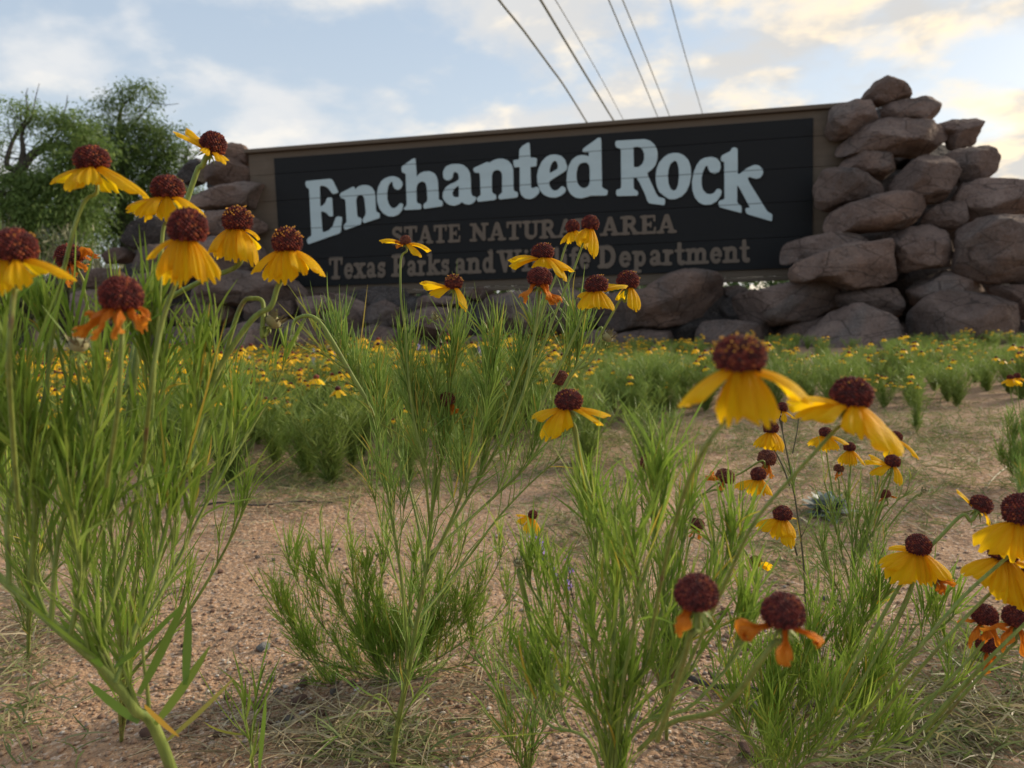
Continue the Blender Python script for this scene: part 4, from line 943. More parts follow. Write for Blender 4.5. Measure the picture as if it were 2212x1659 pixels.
A.flower(460,312,58,'fresh',[(180,-18,.8,.6),(215,0,.9,.5),(330,12,.9,.5),(290,20,.6,.5),(150,-30,.7,.5),(20,-10,.5,.5)], [(428,365),(405,430),(375,520),(330,600),(300,740,.29),(280,900,.28)], (.45,-.1), r=.0011)
A.flower(362,408,72,'fresh',[(190,25,1,1),(230,40,.9,1),(280,62,.9,.9),(-25,22,1.35,.9),(200,48,.9,1),(90,20)], [(352,500),(345,640),(335,780),(325,950,.275)], (0,.12))
A.flower(405,492,86,'fresh',[(185,20,.8,.6),(235,55,.9,.9),(275,65,1,.6),(-30,40,1.1,.6),(-48,48,1.2,.5),(90,30),(215,60,.9,.9)], [(385,600),(350,700),(325,850),(310,1000,.26)], (.1,.2), label='deep red head with orange drooping petals')
A.flower(513,477,65,'fresh',[(195,40,1.1,1),(225,55,1.1,.9),(255,68,1,.9),(285,68,1.2,.9),(-35,48,1.4,1),(-15,18,.7,.5),(90,35),(130,40)], [(522,560),(500,582),(440,605),(350,655),(300,715),(270,850,.28)], (.05,.1), r=.0009, pol=2)
A.flower(620,523,66,'fresh',[(200,38,1.2,.9),(235,55,1,.9),(270,68,1,1),(-12,22,1.25,1.1),(-35,40,1,.9),(90,30),(140,35)], [(600,620),(585,662),(545,690),(480,785),(430,900),(400,1000,.3)], (0,.08), r=.0010, pol=2)
A.flower(30,535,96,'fresh',[(-8,12,1.2,.7),(-55,50,.8,.6),(180,20,1,.7),(250,60,.8,.6),(90,30)], [(30,640),(20,760),(25,900,.22),(40,1100,.24)], (0,.15))
A.flower(150,555,60,'spent',[(10,-30,1.2,1),(-20,0,1.3,1),(-50,30,1.5,1),(-80,50,1.6,1),(-110,60,1.2,1),(60,-30,1,1)], [(182,630),(195,700),(210,850,.29)], (-.5,.2), label='tilted spent head with curled orange petals')
A.flower(262,640,92,'spent',[(180,20,1.1,1.3),(215,40,1.2,1.4),(250,50,1.1,1.2),(290,55,1.1,1.3),(330,40,1.1,1.3),(0,20,1,1.2),(90,30,1,1)], [(262,760),(255,880,.22),(230,1050,.24)], (0,.05), label='large dark spent head with shrivelled orange petals')
A.flower(-20,760,70,'spent',[(-40,60,1,1),(-90,60,1,1)], [(-25,860),(-20,1000,.26)], (.2,.1))
A.flower(170,745,52,'bud',[], [(172,800),(180,900,.3)], (.1,.2), d=.24)
A.flower(590,695,46,'bud',[], [(568,655),(545,645),(524,655),(500,720),(470,830),(440,920),(410,1020,.3)], (.55,-.5), d=.32, r=.0009)
A.done()
# A2: second plant behind it, in softer focus
bA2 = G(262, 1600)
A2 = Plant('bitterweed', bA2, 'green leafy plant standing just behind the thick leaning stem at lower left', lm=M_leaf_n, seed=52, ll=.030)
for tip in ([(270,1450,.48),(330,1250,.46),(420,1050,.45),(520,880,.45)], [(260,1450,.48),(250,1250,.46),(230,1050,.45),(240,860,.44)], [(260,1450,.48),(180,1250,.46),(120,1050,.45),(90,860,.44)], [(265,1450,.48),(300,1200,.46),(340,980,.45),(360,800,.44)],
            [(270,1480,.5),(400,1330,.48),(490,1180,.48),(545,1060,.48)], [(262,1480,.5),(120,1300,.5),(30,1150,.48),(10,950,.46)], [(262,1500,.5),(300,1380,.5),(330,1230,.5)]):
    A2.branch([bA2] + pp(*tip), .0020, .0008, 95, 8, .045, 1, .2, ll=.026)
A2.done()
bA3 = G(60, 1420)
A3 = Plant('bitterweed', bA3, 'leafy green plant at the left edge behind the thick leaning stem', seed=53, ll=.034)
for tip in ([(60,1250,.7),(40,1050,.66),(30,880,.62)], [(70,1250,.7),(140,1080,.66),(180,900,.62)], [(60,1250,.7),(0,1100,.7),(-40,900,.66)], [(80,1280,.7),(200,1150,.68),(290,980,.65)]):
    A3.branch([bA3] + pp(*tip), .0020, .0008, 120, 9, .05, 1, .1, ll=.030)
A3.done()

# B: the sharp plant in the middle
bB = G(847, 1655)
B = Plant('bitterweed', bB, 'tall sharp flowering plant rising in the middle in front of the sign', seed=61, ll=.026, lw=.00125)
dB = .50
def q3(l, d0=dB): return [P(u, v, d0 + (dd[0] if dd else 0)) for (u, v, *dd) in l]
main = [bB] + q3([(860,1560,.02),(883,1448,0),(900,1345,-.01),(919,1242,-.02),(932,1120,-.02),(940,1000,-.02)])
B.branch(main, .0030, .0013, 90, 12, .045, 0, .12, ll=.030, lw=.0017)
B.branch(q3([(883,1448),(868,1260,-.01),(842,1093,-.01),(822,980),(790,860),(745,790),(715,690)]), .0017, .0007, 120, 13, .035, 1, .2)
B.branch(q3([(919,1242,-.02),(900,1120,0),(862,985,.02),(815,900,.02),(760,810,.02),(690,760,.02)]), .0014, .0007, 120, 13, .035, 1, .2)
B.branch(q3([(930,1150,-.02),(915,1000,-.03),(890,880,-.03),(865,770,-.03)]), .0013, .0007, 135, 13, .032, 1, .2)
B.branch(q3([(935,1100,-.02),(960,960,-.02),(965,860,-.02),(985,750,-.02)]), .0013, .0007, 135, 14, .035, 1, .2)
B.branch(q3([(919,1242,-.02),(985,1100,-.03),(1030,970,-.04),(1060,850,-.04),(1075,760,-.04)]), .0015, .0007, 140, 16, .036, 1, .2)
B.branch(q3([(922,1220,-.02),(1020,1060,.0),(1090,940,.0),(1130,840,.0),(1160,730,.0)]), .0016, .0007, 145, 18, .038, 1, .2)
B.branch(q3([(925,1200,-.02),(1060,1080,.01),(1150,990,.01),(1200,880,.01),(1240,800,.01),(1250,740,.01)]), .0015, .0007, 140, 16, .036, 1, .2)
B.branch(q3([(900,1345,-.01),(1000,1220,.02),(1075,1120,.02),(1150,1040,.03),(1215,985,.03)]), .0014, .0007, 80, 7, .034, 0, .2)
B.branch(q3([(895,1360,-.01),(850,1230,.03),(820,1120,.04),(800,1040,.04)]), .0013, .0006, 80, 7, .032, 0, .2)
B.branch(q3([(880,1460,0),(930,1340,.03),(980,1240,.03),(1010,1150,.03)]), .0012, .0006, 90, 7, .03, 0, .2)
B.branch(q3([(860,1560,.02),(820,1500,0),(770,1540,-.01),(740,1590,-.02)]), .0010, .0006, 60, 2, .02, 0, .2, ll=.03, lw=.0022)
B.branch(q3([(860,1570,.02),(900,1500,0),(935,1470,-.01)]), .0010, .0006, 60, 2, .02, 0, .2, ll=.03, lw=.0025)
B.flower(876,520,24,'seed',[(170,-18,1.9,2.0,False),(200,-6,1.4,1.1),(225,20,1.5,1.0),(-14,18,2.0,1.5,False),(-38,35,1.9,1.7,False)], [(866,560),(866,640),(876,720),(882,800),(893,900),(915,990)], (-.1,.1), d=.46, label='sparse head with two bright petals and crumbling disc')
B.flower(980,611,40,'fresh',[(180,-2,1.45,1.35),(205,18,1.2,1.3),(-42,38,1.5,1.2)], [(976,650),(968,690),(948,735),(940,800),(935,870)], (.05,.05), d=.47, pol=2)
B.flower(1172,545,50,'fresh',[(180,6,1.15,1.2),(205,22,1.2,1),(268,42,.7,1),(-22,28,1.2,1.1),(-42,40,1.25,1.1),(90,20)], [(1184,610),(1165,690),(1140,760),(1110,840),(1080,930)], (.02,.05), d=.42, pol=1)
B.flower(1166,600,56,'spent',[(195,48,1.3,1.3),(220,60,1.4,1.3),(300,60,1.5,1.2),(330,50,1.5,1.3),(90,40,1,1),(320,65,1.6,1)], [(1163,660),(1150,750),(1130,850),(1085,960)], (.03,.05), d=.38, label='dark round spent head with ragged orange petals')
B.flower(1237,490,32,'fresh',[(200,25,1.1,.8),(230,45,1,1),(-60,45,1.2,1.2),(90,20)], [(1225,525),(1205,585),(1180,650),(1150,740),(1115,850),(1085,940)], (-.25,.1), d=.50)
B.flower(1275,483,40,'fresh',[(235,50,.95,1.1),(-52,52,1.35,1),(215,60,.9,1),(100,20)], [(1262,520),(1240,580),(1213,642),(1180,730),(1150,800),(1110,900)], (.12,.1), d=.46)
B.flower(1288,616,52,'fresh',[(212,48,1.0,1.1),(268,55,1.0,1.0),(300,45,1.05,1.0),(25,-12,1.1,1.0),(180,10,.5,.6),(90,20)], [(1268,668),(1240,725),(1210,790),(1180,850),(1150,930)], (-.1,.08), d=.40, pol=1)
B.flower(1356,607,50,'fresh',[(-50,52,1.15,1.25),(200,12,.9,1.1),(90,20)], [(1340,648),(1310,700),(1275,760),(1235,810),(1205,870)], (.1,.1), d=.42, pol=1)
B.flower(1210,818,36,'seed',[], [(1208,845),(1200,880),(1175,950)], (.1,.25), d=.48, label='bare brown seed head')
B.flower(966,864,36,'seed',[(-30,70,.9,1.2),(-80,72,1,1.2),(-60,60,.9,1.2)], [(976,910),(960,960),(950,1020),(946,1080)], (-.35,.1), d=.48, label='brown seed head with shrivelled orange petals')
B.flower(1312,728,34,'bud',[], [(1300,708),(1288,722),(1288,760),(1268,788),(1235,806),(1205,860)], (.6,-.3), d=.46, r=.0007)
B.flower(634,730,26,'bud',[], [(632,712),(640,690),(665,682),(690,695),(720,740),(760,810),(790,860)], (-.2,-.7), d=.47, r=.0011)
B.flower(1093,828,20,'bud',[], [(1085,808),(1075,780),(1060,762),(1048,775),(1045,840),(1040,900)], (.1,-.8), d=.48, r=.0006)
B.flower(880,804,20,'bud',[], [(880,790),(882,770),(880,700)], (0,-.8), d=.47, r=.0005)
B.flower(938,684,22,'bud',[], [(920,684),(905,690),(885,720),(880,780)], (.8,0), d=.5, r=.0005)
B.done()
# B2: low fine bush behind the middle plant
bB2 = G(862, 1478)
B2 = Plant('bitterweed', bB2, 'low fine-leaved green bush without flowers behind the middle plant', lm=M_leaf_n, seed=62, ll=.022, lw=.0014)
for tip in ([(720,1470),(650,1400),(600,1330)], [(800,1420),(760,1340),(700,1270),(660,1240)], [(840,1400),(800,1320),(790,1250)], [(920,1420),(960,1380),(1010,1340)], [(740,1440),(650,1380),(590,1290),(560,1235)], [(760,1430),(690,1340),(640,1250),(610,1190)], [(790,1400),(730,1300),(700,1200),(690,1120)], [(810,1380),(770,1290),(760,1200),(755,1130)], [(830,1380),(820,1300),(830,1220),(840,1160)],
            [(900,1390),(930,1300),(980,1220),(1010,1150)], [(930,1400),(1000,1330),(1060,1250),(1100,1160)], [(950,1420),(1040,1360),(1110,1290),(1150,1220)], [(870,1380),(890,1280),(900,1200)], [(780,1455),(700,1430),(640,1420)], [(940,1450),(1020,1430),(1090,1380)], [(800,1470),(750,1500),(700,1510)], [(900,1420),(960,1350),(1030,1280),(1060,1200)]):
    B2.branch([bB2] + [P(u, v, .68) for u, v in tip], .0011, .0005, 120, 10, .030, 1, .03, ll=.027)
B2.done()

# C: blurred plant right of the middle
bC = drop(1330, 1760, .30, 0, .01)
C_ = Plant('bitterweed', bC, 'large out-of-focus flowering plant right of the middle, closest to the camera', lm=M_leaf_n, seed=71, lw=.0014, ll=.028)
for pts, r in (([(1320,1660,.30),(1325,1400,.29),(1340,1220,.30),(1355,1110,.31)], .0021), ([(1330,1660,.30),(1400,1420,.30),(1460,1220,.31),(1500,1100,.32)], .0021), ([(1335,1660,.30),(1450,1450,.31),(1560,1250,.32),(1620,1120,.33)], .0018),
               ([(1310,1660,.30),(1240,1480,.31),(1180,1330,.33),(1125,1230,.34)], .0015), ([(1315,1660,.30),(1280,1420,.31),(1290,1220,.32),(1270,1120,.33)], .0015), ([(1330,1650,.3),(1370,1350,.28),(1405,1200,.28),(1420,1110,.28)], .0018),
               ([(1340,1660,.3),(1500,1520,.3),(1600,1400,.31),(1640,1280,.33)], .0015), ([(1300,1680,.3),(1180,1560,.31),(1080,1430,.33)], .0013)):
    C_.branch([bC] + pp(*pts), r * .8, .0007, 115, 9, .032, 1, .24, ll=.022, lw=.0011)
C_.flower(1598,770,116,'fresh',[(190,32,1.05,1.3),(236,62,1.15,.75),(284,66,1.0,.7),(303,58,1.3,.95),(-14,24,1.05,1.35)], [(1575,900),(1528,960,.17),(1480,1060,.19),(1440,1200,.22),(1400,1400,.27)], (.02,.1), sr=.00050, pol=2)
C_.flower(1840,852,90,'fresh',[(178,6,1.15,1.35),(203,20,1.05,1.2),(270,45,1.05,1.2),(-42,38,1.25,1.5)], [(1815,920),(1757,981,.22),(1700,1043,.225),(1625,1136,.23),(1563,1268,.25),(1480,1450,.28),(1400,1600,.3)], (.1,.05), sr=.00052, pol=1)
C_.flower(1505,1282,98,'spent',[(200,55,.8,1.3),(220,60,.9,1.3)], [(1492,1370),(1470,1450,.22),(1420,1600,.26)], (-.1,.25), sr=.00075, label='large dark round spent head with one orange petal stub')
C_.flower(1692,1322,96,'spent',[(190,28,1.2,1.5),(262,62,1.3,1.4),(-40,48,1.3,1.6),(90,40,1,1)], [(1676,1385),(1640,1432),(1590,1500,.22),(1538,1540,.24),(1449,1562,.27),(1380,1620,.29)], (-.05,.15), sr=.00075, label='large dark round spent head with three orange petals')
C_.flower(1228,866,62,'fresh',[(185,18,1.15,1.15),(215,35,1.3,1.2),(240,50,.9,.8),(-8,8,1.15,1.15),(-30,26,1.1,.9),(90,10)], [(1240,920),(1252,985),(1272,1060),(1300,1130),(1325,1190),(1345,1320,.32),(1345,1500,.30)], (.0,.12), sr=.00095, pol=1)
C_.flower(1120,1218,28,'bud',[], [(1125,1250),(1150,1350),(1210,1500,.3)], (-.1,.1), d=.33, r=.0011)
C_.done()
# C2: plant in focus right behind it
bC2 = G(1440, 1600)
C2 = Plant('bitterweed', bC2, 'in-focus flowering plant behind the large blurred one, with seed heads on long arching stalks', seed=72, ll=.028)
for tip in ([(1440,1450),(1430,1250),(1400,1080)], [(1445,1450),(1460,1280),(1480,1120)], [(1430,1450),(1370,1280),(1330,1130)], [(1430,1480),(1320,1330),(1260,1220)], [(1445,1480),(1520,1330),(1560,1230)]):
    C2.branch([bC2] + [P(u, v, .52) for u, v in tip], .0018, .0007, 120, 9, .035, 1, .15, ll=.022)
C2.flower(1403,1000,40,'seed',[], [(1398,1030),(1385,1070),(1400,1180),(1430,1300)], (.2,.1), d=.52, label='bare brown seed head at the top')
C2.flower(1567,1030,42,'seed',[(190,10,1.2,1.3),(215,30,1.2,1.3),(260,60,1.1,1.2),(170,-10,1,1)], [(1560,1058),(1530,1062),(1480,1090),(1445,1140),(1430,1250)], (.45,-.1), d=.50, label='brown seed head with curled orange petals')
C2.flower(1638,1025,34,'fresh',[(180,10,1.3,1.1),(215,38,1.1,1.1),(270,60,1.2,1),(300,55,1.2,1),(90,20)], [(1626,1085),(1600,1130),(1540,1200),(1480,1300),(1450,1400)], (-.15,.1), d=.53)
C2.flower(1505,1133,34,'seed',[(200,30,1.2,1),(235,50,1.2,1),(300,55,1,1)], [(1490,1170),(1470,1260)], (.25,.1), d=.55, label='half-hidden brown seed head behind leaves')
C2.flower(1657,990,40,'seed',[(280,55,1.3,1.2),(250,60,1.2,1.1),(230,50,1,1)], [(1648,995,.54),(1600,1022),(1540,1050),(1480,1120),(1445,1220)], (.15,.1), d=.55, label='dark seed head just below a yellow flower')
C2.flower(1632,1212,28,'fresh',[(10,-20,1,1),(-20,10,1,1),(60,-30,1,1)], [(1605,1185),(1570,1200),(1520,1300),(1470,1420)], (.4,-.9), d=.5)
C2.done()
# D: dark-stemmed plant
bD = G(1746, 1545)
D = Plant('bitterweed', bD, 'slender flowering plant with a dark wiry stem, right of the blurred plant', seed=73, sm=M_stem_dark, ll=.02)
dD = .60
D.branch([bD] + [P(u, v, dD) for u, v in ((1752,1440),(1742,1340),(1736,1220),(1724,1120),(1708,1020),(1692,940),(1683,900))], .0014, .0007, 40, 4, .03, 0, .2)
D.flower(1690,880,24,'fresh',[(180,0,1.2,.9),(-20,20,1,.9),(-60,40,1,.9),(230,30,1,.9)], [(1688,900),(1690,930)], (.3,.1), d=dD)
D.flower(1665,924,34,'fresh',[(205,40,1.3,1.2),(240,55,1.1,1.1),(275,62,1.2,1.2),(-45,42,1.4,1.2),(90,30)], [(1672,970),(1692,1010),(1706,1050)], (.0,.1), d=.58)
D.flower(1690,1110,42,'fresh',[(195,20,1.2,1.1),(235,48,1.1,1.1),(285,60,1.25,1.2),(310,52,1,1),(20,-10,.6,.5)], [(1700,1145),(1712,1165),(1722,1200)], (.0,.1), d=.50)
D.flower(1735,860,10,'bud',[], [(1728,880),(1722,930),(1712,980)], (.2,.1), d=dD, r=.0004)
D.done()
# E: feathery plant
bE = G(1832, 1500)
E = Plant('bitterweed', bE, 'upright feathery plant with small yellow flowers, right of the dark wiry stem', seed=74, ll=.026)
dE = .60
E.branch([bE] + [P(u, v, dE) for u, v in ((1836,1400),(1840,1290),(1848,1180),(1855,1110))], .0020, .0009, 150, 8, .035, 0, .1)
for tip in ([(1842,1280),(1815,1180),(1795,1090),(1780,1040)], [(1845,1250),(1880,1160),(1930,1090),(1968,1060)], [(1842,1260),(1870,1160),(1890,1080),(1900,1050)], [(1842,1270),(1840,1150),(1825,1060)], [(1838,1330),(1790,1230),(1760,1150)], [(1840,1320),(1890,1230),(1915,1170)], [(1838,1380),(1800,1320),(1770,1290)]):
    E.branch([P(u, v, dE) for u, v in tip], .0012, .0006, 150, 6, .025, 0, .1, ll=.022)
E.flower(1783,934,28,'fresh',[(190,20,1.5,1.2),(230,48,1.3,1.2),(270,60,1.2,1.1),(310,50,1.3,1.2),(-20,25,1.3,1.2)], [(1785,975),(1790,1010),(1800,1070)], (0,.2), d=.62)
E.flower(1835,966,26,'fresh',[(215,50,1.3,1.2),(250,60,1.3,1.1),(290,60,1.3,1.1),(-35,45,1.4,1.1)], [(1838,1010),(1832,1060),(1838,1120)], (0,.1), d=.64)
E.flower(1934,944,30,'fresh',[(215,50,1.5,1.2),(245,60,1.3,1.1),(-40,38,1.7,1.1),(90,30)], [(1932,1000),(1915,1060),(1890,1120)], (-.1,.1), d=.60)
E.flower(1928,997,34,'fresh',[(180,-5,1.4,1.1),(200,20,1.5,1.1),(-55,48,1.3,1.1),(170,-15,1.1,.8)], [(1920,1025),(1900,1070),(1880,1140)], (.1,.1), d=.58)
E.flower(1812,1012,22,'seed',[(230,60,1.5,1.2),(300,60,1.2,1)], [(1812,1040),(1815,1090)], (.1,.1), d=.64)
E.flower(1912,1068,24,'seed',[(190,20,1,1),(-30,30,1,.8)], [(1905,1100),(1885,1160)], (-.2,-.2), d=.6)
E.flower(1995,1060,16,'bud',[], [(1980,1070),(1950,1100),(1910,1150)], (.7,.1), d=.6, r=.0006)
E.flower(1885,1290,26,'fresh',[(10,-25,1.3,1.2),(40,-30,1.2,1),(180,0,.8,.8)], [(1865,1270),(1850,1290)], (.3,-.7), d=.56)
E.flower(1820,1213,16,'bud',[], [(1812,1195),(1790,1190),(1775,1200),(1800,1260)], (.3,-.8), d=.58, r=.0005)
E.done()
# F: bottom right plant
bF = drop(1640, 1760, .42, .02, .02)
F_ = Plant('bitterweed', bF, 'spreading plant in the lower right corner with flowers on long slanting stalks', lm=M_leaf_n, seed=75, ll=.030, lw=.0014)
for tip in ([(1690,1640,.41),(1850,1500,.41),(1980,1400,.41),(2060,1330,.41)], [(1680,1620,.42),(1790,1450,.43),(1880,1330,.44),(1930,1270,.44)], [(1670,1620,.42),(1740,1450,.43),(1790,1330,.44)], [(1660,1620,.42),(1650,1500,.44),(1620,1440,.46)],
            [(1700,1660,.4),(1880,1580,.4),(2020,1500,.4),(2110,1440,.4)], [(1690,1650,.4),(1830,1540,.4),(1920,1440,.41),(1980,1350,.42)], [(1660,1640,.42),(1700,1530,.44),(1720,1420,.45)], [(1720,1665,.38),(1850,1640,.38),(1960,1590,.38)],
            [(1650,1650,.4),(1590,1560,.4),(1600,1500,.4)], [(1680,1620,.42),(1800,1500,.43),(1850,1400,.44),(1860,1330,.44)]):
    F_.branch([bF] + pp(*tip), .0016, .0007, 130, 9, .032, 1, .25, ll=.022, lw=.0011)
F_.flower(1984,1178,54,'fresh',[(185,22,1.3,1.1),(210,38,1.3,1.1),(260,52,1.1,1.2),(290,60,1.25,1),(-40,42,1.35,1.1),(120,20),(60,20)], [(1978,1240,.37),(1940,1330),(1880,1440),(1800,1580,.38)], (.02,.18), d=.37)
F_.flower(2120,1090,48,'fresh',[(150,-20,.8,.6),(-20,40,.6,.6),(60,-10,.6,.5)], [(2080,1112),(2040,1150),(1960,1240),(1880,1380),(1790,1540,.38)], (.75,-.15), d=.37, r=.0008)
F_.flower(2206,1104,78,'fresh',[(190,25,1.2,1.1),(225,45,1.2,1.2),(265,60,1.1,1.1),(-45,45,1.2,1)], [(2180,1200),(2080,1290),(1960,1430),(1820,1600,.36)], (0,.1), d=.30)
F_.flower(2168,1186,66,'fresh',[(195,28,1.2,1.0),(225,50,1.2,1.0),(255,62,1.15,1.0),(285,62,1.25,1.0),(315,48,1.2,1.0),(-20,30,1.2,1)], [(2160,1260),(2090,1330),(2000,1430),(1870,1580,.36)], (.05,.15), d=.32)
F_.flower(2240,1245,64,'fresh',[(185,22,1.3,1.2),(215,45,1.2,1.2),(250,58,1.1,1)], [(2230,1330),(2130,1430),(2000,1580,.36)], (.1,.1), d=.32)
F_.flower(2128,1330,54,'spent',[(175,10,1.1,1.2),(210,45,1.4,1.3),(250,55,1.5,1.3),(300,55,1.4,1.3),(340,30,1.2,1.2)], [(2115,1400),(2050,1470),(1930,1600,.37)], (0,.1), d=.36, label='spent head with curled orange petals')
F_.flower(2198,1332,62,'spent',[(180,20,1.3,1.3),(215,45,1.3,1.3),(265,62,1.4,1.3),(310,55,1.3,1.2)], [(2180,1400),(2100,1480),(1980,1620,.36)], (0,.1), d=.34, label='spent head with curled orange petals at the right edge')
F_.flower(2132,1392,46,'spent',[(240,60,1.4,1.3),(290,62,1.4,1.3)], [(2120,1440),(2060,1500),(1960,1610,.37)], (0,.1), d=.37, label='dark spent head, lowest of the cluster')
F_.flower(2015,1243,36,'seed',[(-10,-10,1.4,1.2),(-40,20,1.6,1.3),(-70,50,1.7,1.3),(-90,62,1.5,1.2)], [(2008,1222),(1998,1205),(1985,1215),(1960,1300),(1890,1430)], (-.3,.1), d=.40, label='nodding spent head with orange curls')
F_.done()
bJ = G(2205, 1095)
J = Plant('bitterweed', bJ, 'small bushy plant standing alone at the right edge of the bare ground', seed=76, ll=.022, lw=.0016)
for tip in ([(2190,1000),(2175,920)], [(2215,980),(2212,880)], [(2230,1000),(2250,900)], [(2200,1040),(2160,1000)]):
    J.branch([bJ] + [P(u, v, 1.27) for u, v in tip], .0014, .0007, 230, 12, .05, 1, .05)
J.flower(2182,815,14,'fresh',[(190,20,1.4,1.3),(240,50,1.3,1.3),(300,50,1.3,1.3),(-20,30,1.3,1.2)], [(2185,860),(2205,930)], d=1.3)
J.flower(2197,812,14,'fresh',[(200,30,1.3,1.3),(270,55,1.3,1.3),(-20,30,1.4,1.3)], [(2200,860),(2210,930)], d=1.32)
J.done()
bK = G(1140, 1690)
K = Plant('bitterweed', bK, 'small plant at the bottom edge left of the large blurred one', seed=77, ll=.03, lw=.0018)
for tip in ([(1130,1600),(1080,1500)], [(1150,1600),(1160,1480)], [(1160,1600),(1200,1540)], [(1110,1620),(1040,1530)]):
    K.branch([bK] + [P(u, v, .5) for u, v in tip], .0012, .0006, 130, 5, .035, 0, .1)
K.done()
bK2 = G(560, 1740)
K2 = Plant('bitterweed', bK2, 'young shoot with one broad leaf at the bottom edge left of the middle', lm=M_leaf_n, seed=78, ll=.026, lw=.0022)
K2.branch([bK2] + pp((545,1650,.44),(540,1600,.44),(520,1580,.44)), .0014, .0008, 90, 5, .03, 0, .3)
a = np.array(P(560, 1660, .42)); b_ = np.array(P(575, 1505, .42)); K2.leaf(a, (b_ - a) / np.linalg.norm(b_ - a), np.linalg.norm(b_ - a), .0042, np.array([0, 0, 0]))
K2.done()

# purple verbena spikes
def verbena(base, tips, label, seed, m=M_purple):
    rs = np.random.default_rng(seed); t = thing('verbena', base, label, 'wildflower', 'purple flower spikes'); mb = MB(); fl = []
    for tip in tips:
        c = catmull([base] + tip, 8); n = len(c); mb.tube(c, np.linspace(.0009, .0006, n), 5)
        for j in range(n // 2, n):
            for _ in range(6):
                d = rs.normal(size=3); d[2] = abs(d[2]); d /= np.linalg.norm(d); s_ = np.cross(d, rs.normal(size=3)); s_ /= np.linalg.norm(s_); mb.leaves([np.concatenate([np.array(c[j]), d, [0, 0, .2], s_, [.0032, .0014]])], rows=3, prof=(.6, 1, .3))
            if rs.random() < .45:
                for _ in range(4):
                    d = rs.normal(size=3); d /= np.linalg.norm(d); s_ = np.cross(d, rs.normal(size=3)); s_ /= np.linalg.norm(s_); fl.append(np.concatenate([np.array(c[j]) + d * .001, d, d * 0, s_, [.0055, .0038]]))
    mb.build('stem', M_stem_dark, t, base)
    if fl: mb = MB(); mb.leaves(fl, rows=4, prof=(.4, .8, 1, .6)); mb.build('blossoms', m, t, base)
bv = G(1270, 1420)
verbena(bv, [[P(1240,1320,.78), P(1205,1250,.78), P(1178,1212,.78), P(1156,1160,.78)]], 'slanting purple flower spike rising beside the low fine bush', 1)
verbena(G(1262, 1400), [[P(1245,1330,.8), P(1232,1260,.8), P(1228,1200,.8)]], 'short upright purple-tipped spike between the two big plants', 2)
y_ = Plant('bitterweed', G(1166, 1330), 'single small yellow flower above bare sand between the middle and right plants', seed=80)
y_.flower(1151,1112,22,'fresh',[(180,0,1.5,1.2),(205,20,1.4,1.2),(250,50,1.4,1.2),(-60,50,1.6,1.2),(280,60,1.5,1.2)], [(1153,1150),(1158,1230,.84),(1166,1325,.83)], (.2,.1), d=.80, r=.0007); y_.done()

# silver-leaved plant
bs = G(1790, 1110); ts = thing('woolly_plant', bs, 'silvery woolly rosette on the bare ground behind the feathery plant', 'plant'); rs = np.random.default_rng(3); lv = []
for k in range(70):
    a = rs.uniform(0, 2 * pi); el = rs.uniform(.1, 1.3); d = np.array([cos(a) * cos(el), sin(a) * cos(el), sin(el)]); s_ = np.cross(d, [0, 0, 1]); s_ /= np.linalg.norm(s_)
    lv.append(np.concatenate([np.array(bs) + d * .008, d, [0, 0, -.2], s_, [rs.uniform(.018, .040), rs.uniform(.012, .020)]]))
mb = MB(); mb.leaves(lv, rows=5, prof=(.5, 1, 1.1, .9, .3)); mb.build('leaves', M_silver, ts, bs)

# ------------------------------------------------------------------ field plants behind, as individuals
def field_proto(seed, nst, nfl, h=.2, spread=.5, violet=False):
    rs = np.random.default_rng(seed); mb = MB(); lv = []; fl = MB(); heads = []
    for k in range(nst):
        a = rs.uniform(0, 2 * pi); r = rs.uniform(.1, 1) * spread * h; e = Vector((cos(a) * r, sin(a) * r, h * rs.uniform(.65, 1.0)))
        c = catmull([Vector((0, 0, -.01)), Vector((e.x * .4, e.y * .4, e.z * .5)), e], 5); mb.tube(c, np.linspace(.0016, .0008, len(c)), 3)
        for j in range(1, len(c)):
            for _ in range(6):
                d = np.array([rs.normal() * .6, rs.normal() * .6, rs.uniform(.3, 1.1)]); d /= np.linalg.norm(d); s_ = np.cross(d, rs.normal(size=3)); s_ /= np.linalg.norm(s_)
                lv.append(np.concatenate([np.array(c[j]) + rs.normal(size=3) * .003, d, [rs.normal() * .2, rs.normal() * .2, .1], s_, [rs.uniform(.018, .042), rs.uniform(.0012, .0022)]]))
        heads.append(c[-1])
    mb.leaves(lv, rows=3, prof=(.6, 1, .15), m=0); fo = mb.build('foliage', [M_leaf_far], link=False)
    V, F = ICO1; sel = rs.permutation(len(heads))[:nfl]; b = None
    for i in sel:
        for rep in range(1):
            p = np.array(heads[i]) + np.array([rs.normal() * .008, rs.normal() * .008, rs.uniform(.018, .050)]); R = .0058
            fl.tube([heads[i], Vector(p)], .0006, 3, m=2)
            fl.add(V * R * np.array([1, 1, .85]) + p, t=F, m=1); n = 6; a0 = rs.uniform(0, 6); pl = []
            for q_ in range(n):
                a = a0 + q_ * 2 * pi / n + rs.normal() * .15; d = np.array([cos(a) * .85, sin(a) * .85, -rs.uniform(.1, .8)]); d /= np.linalg.norm(d); s_ = np.array([-sin(a), cos(a), 0])
                pl.append(np.concatenate([p + np.array([cos(a), sin(a), -.6]) * R * .5, d, [0, 0, -.25], s_, [.0135, .0088]]))
            fl.leaves(pl, rows=3, prof=(.4, 1, .75), m=0)
    if nfl: b = fl.build('blossoms', [M_fieldpetal, M_disc, M_stem], link=False)
    return fo, b
M_fieldpetal = leaf_mat('field_petal_yellow', [(0, (.90, .46, .008)), (1, (.96, .64, .015))], trans=.4, objvar=False)
